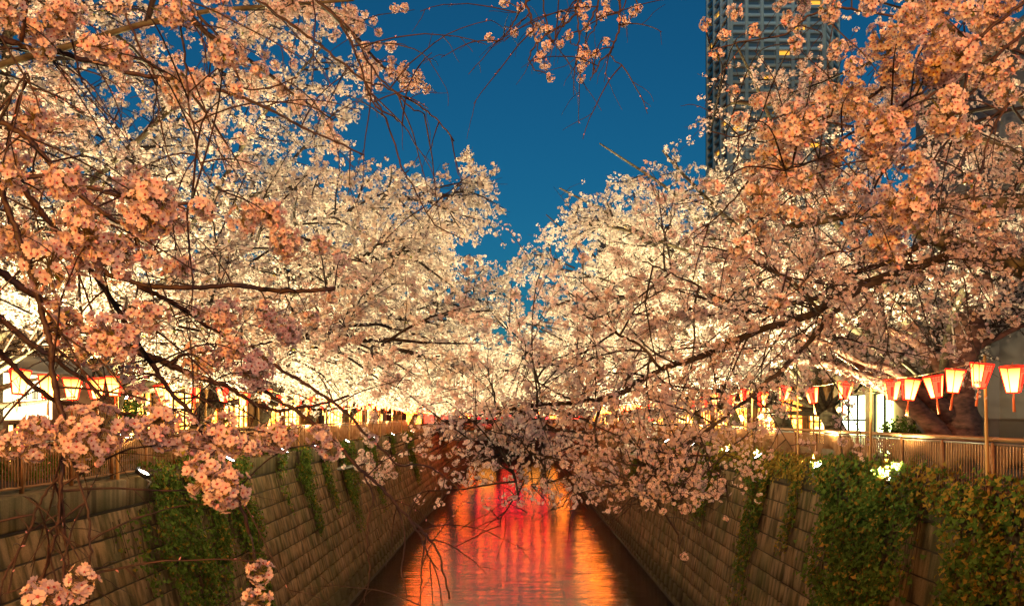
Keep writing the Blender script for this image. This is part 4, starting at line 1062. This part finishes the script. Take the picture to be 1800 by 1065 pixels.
RB = [
 (3.2, 3.0, 3, 2, [(1815,50),(1800,58),(1760,92),(1735,130),(1700,170),(1660,190),(1600,205),(1540,215),(1480,245)]),
 (2.8, 2.9, 3.2, 1.4, [(1812,-6),(1780,20),(1730,60),(1680,110),(1640,150),(1590,180),(1530,230),(1490,260),(1440,280),(1380,300)]),
 (3.0, 3.0, 2.5, 1.2, [(1660,150),(1610,190),(1580,240),(1560,290),(1530,340),(1500,390)]),
 (3.0, 3.0, 2.5, 1.2, [(1700,120),(1690,200),(1650,270),(1610,310),(1590,350),(1550,420)]),
 (3.2, 3.2, 2.5, 1.2, [(1815,160),(1780,175),(1740,240),(1725,300),(1712,340),(1730,390)]),
 (3.4, 3.5, 2.6, 1.2, [(1815,100),(1700,62),(1620,40),(1520,20),(1470,15),(1420,30),(1380,60),(1300,75),(1250,90)]),
 (3.4, 3.6, 2.6, 1.0, [(1560,150),(1500,190),(1440,215),(1380,250),(1330,300),(1290,350),(1250,390),(1220,420)]),
 (3.5, 3.6, 2, 1, [(1440,215),(1390,200),(1330,225),(1290,240),(1250,230)]),
 (3.2, 3.4, 2, 1, [(1500,245),(1440,300),(1400,340),(1360,370),(1320,400),(1290,440)]),
 (3.4, 3.4, 2, 1, [(1550,420),(1500,440),(1450,450),(1410,500),(1370,530)]),
 (4.0, 4.0, 2.4, 1, [(930,-30),(925,5),(931,22),(936,50),(942,72),(947,92),(951,100)]),
 (4.0, 4.0, 1.8, .8, [(930,0),(915,20),(900,45),(888,64),(878,72),(866,72)]),
 (4.0, 4.0, 1.5, .8, [(932,25),(922,32),(908,50)]),
 (4.0, 4.0, 1.6, .8, [(955,-25),(955,5),(960,40),(968,68),(976,70),(977,55)]),
 (4.0, 4.0, 2.2, .9, [(1020,-20),(1013,15),(1003,35),(985,48),(970,55),(950,70),(934,90),(931,108),(936,118),(941,126)]),
 (4.0, 4.0, 1.8, .8, [(1060,-20),(1050,12),(1035,40),(1020,60),(1015,90),(1014,120),(1020,135)]),
 (4.0, 4.0, 1.8, .8, [(1030,-20),(1018,10),(1018,60),(1016,78),(1002,77)]),
 (4.0, 4.0, 2.2, .9, [(1092,-20),(1090,20),(1088,50),(1080,75),(1072,93),(1058,105),(1048,125),(1037,142)]),
 (4.0, 4.0, 1.3, .7, [(1072,93),(1080,105),(1094,114)]),
 (4.0, 4.0, 1.5, .7, [(1105,-20),(1095,15),(1075,27),(1062,25)]),
 (4.0, 4.0, 1.5, .7, [(1050,12),(1048,45),(1035,65),(1028,82)]),
 (4.0, 4.0, 1.3, .7, [(1118,-15),(1120,15),(1110,30),(1098,40)]),
]
RC = [(1239,42,15),(1274,63,12),(1260,95,14),(1326,53,18),(1292,24,18),(1387,40,18),(1400,74,18),(1458,21,25),(1471,90,22),(1531,8,26),(1584,47,42),(1631,10,36),(1731,47,46),(1673,79,60),(1705,100,42),(1615,126,42),(1573,126,32),(1647,110,42),(1763,121,32),(1763,160,40),
 (1684,152,50),(1673,174,32),(1489,168,36),(1510,192,36),(1584,205,32),(1678,226,42),(1408,221,36),(1363,237,30),(1405,231,30),(1552,237,36),(1536,258,30),(1447,273,32),(1484,258,22),(1597,284,28),(1568,263,22),(1610,315,42),(1544,286,22),(1321,300,22),(1373,294,32),(1352,336,36),(1408,321,30),(1379,315,30),
 (1447,315,24),(1258,331,17),(1600,363,36),(1563,363,20),(1529,368,30),(1510,321,20),(1710,315,18),(1502,405,24),(1542,423,32),(1573,457,22),(1444,444,14),(1434,463,16),(1368,536,24),(1305,436,26),(1337,405,20),(1371,373,26),(1723,373,27),(1731,394,26),(1302,378,17),(1394,378,17),(1421,378,17),(1263,528,14),
 (1770,20,40),(1700,20,30),(1640,60,30),(1560,80,26),(1500,120,22),(1430,130,20),(1440,180,22),(1330,180,18),(1290,160,14),(1300,210,16),(1345,270,20),(1480,330,22),(1460,360,20)]
TC = [(860,67,10),(886,3,12),(915,14,7),(905,58,9),(949,48,13),(964,53,10),(933,57,8),(947,67,10),(962,82,12),(952,95,10),(947,102,10),(958,115,12),(967,137,10),(989,28,14),(1000,62,11),(985,77,10),(1018,15,12),(1032,12,10),(1025,28,10),(1030,47,9),(1027,90,13),(1020,100,11),(1028,108,10),(1033,98,8),(1022,120,9),(1021,138,8),(1047,96,7),(1065,2,11),(1068,17,11),(1058,30,7),(1097,37,14),(1065,73,10),(1113,22,10),(1122,15,10)]
near_tree((8.4, 1.6), 1, 'cherry tree beside the bridge whose pink branches hang into the upper right and top centre', RB,
          [(a, b, c, 2.9 + .4*math.sin(i*1.7)) for i, (a, b, c) in enumerate(RC)] + [(a, b, c, 4.0) for a, b, c in TC], 202, Yc=2.9, hang=1.2)

# long dark boughs of the near right tree that arch over the water
o = empty('cherry_tree', (10.4, 6.4, 7.18)); off = np.array((10.4, 6.4, 7.18))
tag(o, 'leaning cherry tree on the right whose long dark boughs arch low over the water', 'cherry tree', gR)
MB().tube(smooth_line([(0,0,-.1),(-.2,.1,1.2),(-.6,.4,2.6)], 5), np.linspace(.38, .27, 11), 12).build('trunk', M['barkmoss'], o, True)
BG = [
 (8.0, 8.0, 22, 11, [(1860,500),(1800,470),(1750,455),(1700,440),(1650,420),(1610,395),(1570,378),(1540,384)]),
 (8.2, 8.2, 13, 5, [(1860,350),(1800,355),(1740,360),(1690,352),(1640,362),(1590,376),(1540,372),(1480,380),(1430,392),(1380,400)]),
 (7.9, 7.4, 9, 2, [(1690,437),(1655,455),(1600,470),(1550,490),(1500,505),(1440,545),(1390,565),(1330,582),(1270,610),(1210,635),(1160,650),(1110,680),(1070,697),(1010,708),(940,712),(895,722),(850,735)]),
 (8.0, 8.3, 6, 2, [(1640,418),(1580,450),(1530,470),(1480,490),(1440,520),(1400,530),(1330,545),(1260,550)]),
 (7.7, 7.2, 6, 1.5, [(1560,487),(1520,505),(1480,535),(1440,580),(1400,625),(1340,680),(1290,720),(1230,765),(1180,800),(1140,835),(1100,858)]),
 (7.4, 7.2, 3, 1.2, [(1062,700),(1050,730),(1045,765),(1060,795),(1085,810),(1130,820)]),
 (7.4, 7.4, 3, 1.2, [(1160,648),(1130,610),(1090,590),(1040,560),(1000,545)]),
 (7.5, 7.4, 3, 1.2, [(1330,582),(1290,540),(1240,510),(1180,480),(1130,460)]),
 (7.4, 7.3, 2, 1, [(1010,708),(980,690),(940,670),(900,668)]),
 (7.3, 7.2, 1.8, .9, [(940,712),(955,760),(950,800),(960,850)]),
 (7.2, 7.2, 1.6, .9, [(1230,765),(1245,800),(1265,840)]),
 (7.2, 7.2, 1.4, .8, [(1180,800),(1190,850),(1185,900),(1195,960),(1203,978)]),
 (7.3, 7.2, 2, 1, [(895,722),(880,760),(885,800),(905,840),(912,875)]),
 (7.5, 7.4, 3, 1.2, [(1440,545),(1400,500),(1350,470),(1290,445),(1220,430)]),
]
rng = np.random.default_rng(301); pts_all = []
for Y0, Y1, r0, r1, pts in BG:
    n = len(pts); q = np.array([np.append(W(px, py, Y), r*Y/F) for (px, py), Y, r in zip(pts, np.linspace(Y0, Y1, n), np.linspace(r0, r1, n))])
    q = smooth_line(q, 5); q[:, :3] += rng.normal(0, .006, (len(q), 3)); q[:, 3] *= 1 + .07*rng.normal(size=len(q)).clip(-1.5, 1.5)
    MB().tube(q[:, :3] - off, q[:, 3], 9).build('bough', M['barkmoss'] if r0 > 10 else M['bark'], o, True)
    pts_all.append(q)
for q in pts_all[:2]:
    a = q[0]; e = np.array((-.6,.4,2.55)); p0 = a[:3] - off
    t = np.linspace(0, 1, 10)[:, None]; c1 = p0 + norm(a[:3]-q[1, :3])*1.2
    p = (1-t)**2*p0 + 2*(1-t)*t*c1 + t*t*e
    MB().tube(p, np.linspace(a[3], .2, 10), 10).build('bough', M['barkmoss'], o, True)
BC = [(1124,781,9),(1133,793,8),(1129,804,8),(1161,791,12),(1167,801,10),(1152,813,8),(1101,810,12),(1125,826,8),(1101,827,8),(1155,828,10),(1115,845,11),(1140,843,9),(1152,845,11),(1145,855,10),(1081,857,12),(1120,864,8),(1092,874,8),(1060,872,8),(1171,874,12),(1183,844,7),(1201,864,7),
 (1221,867,8),(1222,801,8),(1228,827,12),(1223,842,8),(1235,852,10),(1269,847,9),(1198,795,12),(1037,852,7),(1019,850,7),(1056,835,11),(1081,828,10),(1203,978,9),(1275,910,7),(1085,896,8),(1165,898,8),(853,848,8),(887,885,7),(905,875,7),(915,885,8),(955,847,8),(1010,842,8),(1030,812,10),(1050,800,11),(1010,800,10),(990,815,9),(870,820,9),(1245,818,9),(1260,870,7),
 (960,862,8),(985,870,7),(1000,856,8),(1040,870,8),(1070,842,10),(1020,826,10),(1190,820,8),(840,806,9),(860,795,10),(790,800,7),(800,815,7),(765,830,7),(775,845,6),(785,825,7),(800,790,8),(760,805,7),(745,800,6),(810,845,8),(820,850,8)]
A = np.concatenate(pts_all); m = MB()
for i, (px, py, r) in enumerate(BC):
    Y = 7.2 + .5*math.sin(i*2.3); p = W(px, py, Y); a = A[np.argmin(np.linalg.norm((A[:, :3]-p)*(1, .5, 1.0), axis=1)), :3]
    mid = (a + p)/2 + np.array((0, 0, .1)) + rng.normal(0, .05, 3)
    m.tube(smooth_line([a, mid, p], 4) - off, np.linspace(.005, .003, 9), 4)
    put_cluster(o, p, r*Y/F*1.05, i)
# side twigs with flower balls all along the boughs
idx = rng.integers(0, len(A), 190); P0 = A[idx, :3]; D0 = norm(rng.normal(0, 1, (len(P0), 3))*(1, .8, 1) + (-.3, 0, 0))
B, BD = grow(P0, D0, rng.uniform(.5, 1.5, len(P0)), 7, .06, .14, rng)
ok = (B[:, -1, 1] > 5.2) & (B[:, -1, 2] > 7.75); B, BD = B[ok], BD[ok]
v, f = tubes(B - off, np.broadcast_to(np.linspace(.010, .004, 8), (len(B), 8)), 4); m.add(v, f)
tp, td, _, _ = spawn(B, BD, 7, .1, rng, 25, 80); T_, TD = grow(tp, td, rng.uniform(.2, .6, len(tp)), 4, .07, .16, rng)
v, f = tubes(T_ - off, np.broadcast_to(np.linspace(.005, .003, 5), (len(T_), 5)), 3); m.add(v, f)
tag(m.build('twigs', M['twig'], o, True), kind='stuff')
C, dd, _, _ = spawn(T_, TD, 3, .3, rng, 60, 90); C = C + dd*.03
C = C[(C[:, 2] > 7.9) & (C[:, 1] > 5.2)]
first = rng.permutation(len(C)); 
for j in first[:225]: put_cluster(o, C[j], rng.uniform(.05, .07), int(j))
C = C[first[225:]]; nb = 6; dirs = sphere_pts(len(C)*nb, rng); cen = np.repeat(C, nb, 0) + dirs*.045
V, Fc = flowers(cen - off, norm(dirs + rng.normal(0, .35, dirs.shape)), .020, rng)
tag(quads_mesh('crown', V, Fc, [M['petal']], parent=o), kind='stuff')

# ================================================================ ivy hanging over the walls
def ivy(s, label, Ya, Yb, za, zb, per, seed, rust=.25, depth=.16, over=True, taper=.5):
    rng = np.random.default_rng(seed)
    xt, xb = XT[s] + s*.08, XB[s]; bt = (xt - xb)/ZB
    o = empty('ivy', (xt, (Ya+Yb)/2, ZB)); off = np.array(o.location); tag(o, label, 'ivy', 'ivy on the %s wall' % SIDE[s])
    area = (Yb-Ya)*(zb-za); nst = max(4, int((Yb-Ya)*8)); st = MB(); pos = []
    for i in range(nst):
        y = rng.uniform(Ya, Yb); edge = 1 - abs(2*(y-Ya)/(Yb-Ya) - 1)
        ln = (zb - za)*np.clip(taper + (1-taper)*edge*1.6, 0, 1)*rng.uniform(.55, 1.0)
        k = max(4, int(ln/.35)); z = zb - np.linspace(0, ln, k+1); yy = y + np.cumsum(rng.normal(0, .05, k+1))
        xx = xt + (z - ZB)*bt - s*(.03 + .10*rng.uniform())
        top = z > ZB; xx = np.where(top, XT[s] - s*(.03 + .04*rng.uniform()), xx)
        q = np.stack([xx, yy, z], 1); st.tube(q - off, np.linspace(.012, .004, k+1), 4)
        n = int(1.8*per*area/nst*(ln/(zb-za)+.2)); t = rng.uniform(0, k, n); j = t.astype(int).clip(0, k-1); fr = (t-j)[:, None]
        c = q[j]*(1-fr) + q[j+1]*fr; c = c + np.stack([-s*np.abs(rng.normal(0, depth*.6, n)), rng.normal(0, .14, n), rng.normal(0, .06, n)], 1)
        c[:, 0] -= s*.16*depth/.16*np.clip(.5 + .5*np.sin(2.3*c[:, 1] + 1.1*np.sin(1.7*c[:, 2])) + .35*np.sin(3.1*c[:, 2] + 2*c[:, 1]), 0, 1)
        pos.append(c)
    st.build('stem', M['twig'], o, True)
    C = np.concatenate(pos)
    if over:                               # tufts spilling over the coping
        n = int((Yb-Ya)*60); C = np.concatenate([C, np.stack([XT[s] + s*rng.uniform(-.22, .45, n), rng.uniform(Ya-.1, Yb+.1, n), zb + np.abs(rng.normal(0, .10, n))], 1)])
    hole = np.sin(1.9*C[:, 1] + 2.2*np.sin(.9*C[:, 2]) + seed) + .8*np.sin(2.7*C[:, 2] - C[:, 1]); C = C[(hole > -1.05) | (rng.uniform(size=len(C)) < .35)]
    n = len(C); nv = norm(np.stack([-s*np.abs(rng.normal(.9, .3, n)), rng.normal(0, .45, n), rng.normal(.25, .45, n)], 1)); u, w = frame_of(nv)
    a = rng.normal(-math.pi/2*0, .6, n)[:, None]; e = -w*np.cos(a) + u*np.sin(a); f = u*np.cos(a) + w*np.sin(a)
    sz = rng.uniform(.032, .082, n)[:, None]
    V = np.stack([C - e*sz*.7, C + f*sz*.95 - e*sz*.2 + nv*sz*.25, C + f*sz*.35 + e*sz*.35, C + e*sz*1.2 - nv*sz*.2, C - f*sz*.35 + e*sz*.35, C - f*sz*.95 - e*sz*.2 + nv*sz*.25], 1).reshape(-1, 3) - off
    b = (np.arange(n)*6)[:, None]; Fc = np.concatenate([b + np.array([0, 1, 2, 3]), b + np.array([0, 3, 4, 5])], 1).reshape(-1, 4)
    mi = np.repeat((rng.uniform(size=n) < rust + .5*(C[:, 2] > ZB+.3)*rust).astype(np.int32), 2)
    tag(quads_mesh('leaves', V, Fc, [M['ivy'], M['ivyrust']], False, mi, o), kind='stuff')
ivy(-1, 'broad dark ivy curtain beside the nearest floodlight on the left wall', 20.0, 24.2, 1.5, 7.35, 190, 1, .12)
ivy(-1, 'narrower ivy column just right of the broad curtain on the left wall', 24.9, 27.2, 1.2, 7.2, 190, 2, .12)
ivy(-1, 'thin sparse ivy sprig on the left wall blocks near the edge', 18.0, 18.5, 4.6, 6.3, 60, 3, .1, .08, False)
ivy(-1, 'short ivy strand with loose leaves beside the broad left curtain', 18.9, 19.5, 4.0, 6.4, 75, 4, .1, .08, False)
for k, (a, b, c) in enumerate(((30.4, 31.2, 4.6), (33.2, 35.6, 2.6), (37.6, 39.0, 3.6), (40.6, 44.6, 2.2), (48.2, 51.8, 2.6), (58, 60, 3.5), (66, 70, 2.5))):
    ivy(-1, ['thin ivy strand on the left wall under the pair of far poles', 'long pointed ivy tress on the left wall, first past the sprig', 'short ivy tress between two long ones on the left wall', 'longest pointed ivy tress midway down the left wall', 'ivy tress on the left wall before the blossom hides it', 'small distant ivy patch on the left wall', 'farthest dark ivy patch on the left wall'][k], a, b, c, 7.2, 120, 10+k, .12, .14, True, .15)
ivy(1, 'huge ivy curtain spilling over the right wall around a floodlight', 16.5, 21.4, .8, 7.5, 230, 30, .16, .26)
ivy(1, 'ivy mass on the right wall at the picture edge below the tall pole', 11.8, 15.1, 1.5, 7.45, 170, 31, .26, .22)
ivy(1, 'ivy fringe over the coping between the two right curtains', 14.9, 16.7, 6.6, 7.5, 150, 38, .4, .2)
ivy(1, 'slim ivy strand running down the right wall to the picture bottom', 26.6, 28.4, .6, 7.3, 170, 32, .30, .12, True, .1)
ivy(1, 'short rusty ivy strand left of the huge right curtain', 23.4, 24.4, 4.0, 7.3, 110, 33, .5, .1, True, .3)
ivy(1, 'rusty ivy fringe along the right coping below the fence', 21.8, 33.0, 6.5, 7.35, 120, 34, .55, .2)
ivy(1, 'green ivy tuft hanging beneath a middle pole on the right wall', 33.0, 36.0, 3.6, 7.4, 140, 35, .25, .2)
ivy(1, 'distant ivy patch on the right wall behind hanging blossom', 38.5, 41.5, 3.8, 7.35, 110, 36, .25, .2)
ivy(1, 'farthest ivy patch on the right wall', 52, 56, 3.0, 7.3, 90, 37, .2, .2)

# evergreen shrubs in the planting strip
def shrub(loc, r, h, label, seed, group):
    rng = np.random.default_rng(seed); o = empty('shrub', loc); tag(o, label, 'shrub', group)
    m = MB()
    for i in range(9):
        a = rng.uniform(0, 6.28); m.tube(smooth_line([(0,0,0), (r*.3*math.cos(a), r*.3*math.sin(a), h*.5), (r*.7*math.cos(a), r*.7*math.sin(a), h*rng.uniform(.7, .95))], 3), np.linspace(.015, .005, 7), 4)
    m.build('stem', M['twig'], o)
    n = int(900*r*h*2); d = sphere_pts(n, rng); C = d*np.array((r, r, h*.5))*rng.uniform(.55, 1.05, (n, 1)) + (0, 0, h*.55)
    C = C[C[:, 2] > .05]; V, Fc = scraps(C, norm(d[:len(C)] + rng.normal(0, .6, C.shape)), .045, rng)
    tag(quads_mesh('leaves', V, Fc, [M['ivy']], parent=o), kind='stuff')
gs = 'shrubs behind the fences'
shrub((-10.6, 17.2, 7.22), .7, .75, 'low dark shrub behind the left fence near the picture edge', 1, gs)
shrub((-10.5, 19.0, 7.22), .8, .9, 'low shrub behind the left fence below the shop wall', 2, gs)
shrub((-12.2, 24.6, 7.22), .8, 2.3, 'tall bright green shrub lit by the white star lamp', 3, gs)
shrub((-10.6, 24.8, 7.22), .8, .9, 'shrub behind the left fence beside the ivy curtain', 4, gs)
shrub((9.6, 19.9, 7.22), .55, 1.35, 'bright green bush at the fence gap above the right floodlight', 5, gs)
shrub((9.7, 31.5, 7.22), .4, 1.1, 'small leafy shoot behind the right fence between two poles', 6, gs)
shrub((11.2, 14.2, 7.22), .5, 1.0, 'small bush against the dark wall at the right edge', 7, gs)
for q in TREE_STATS: print(q)
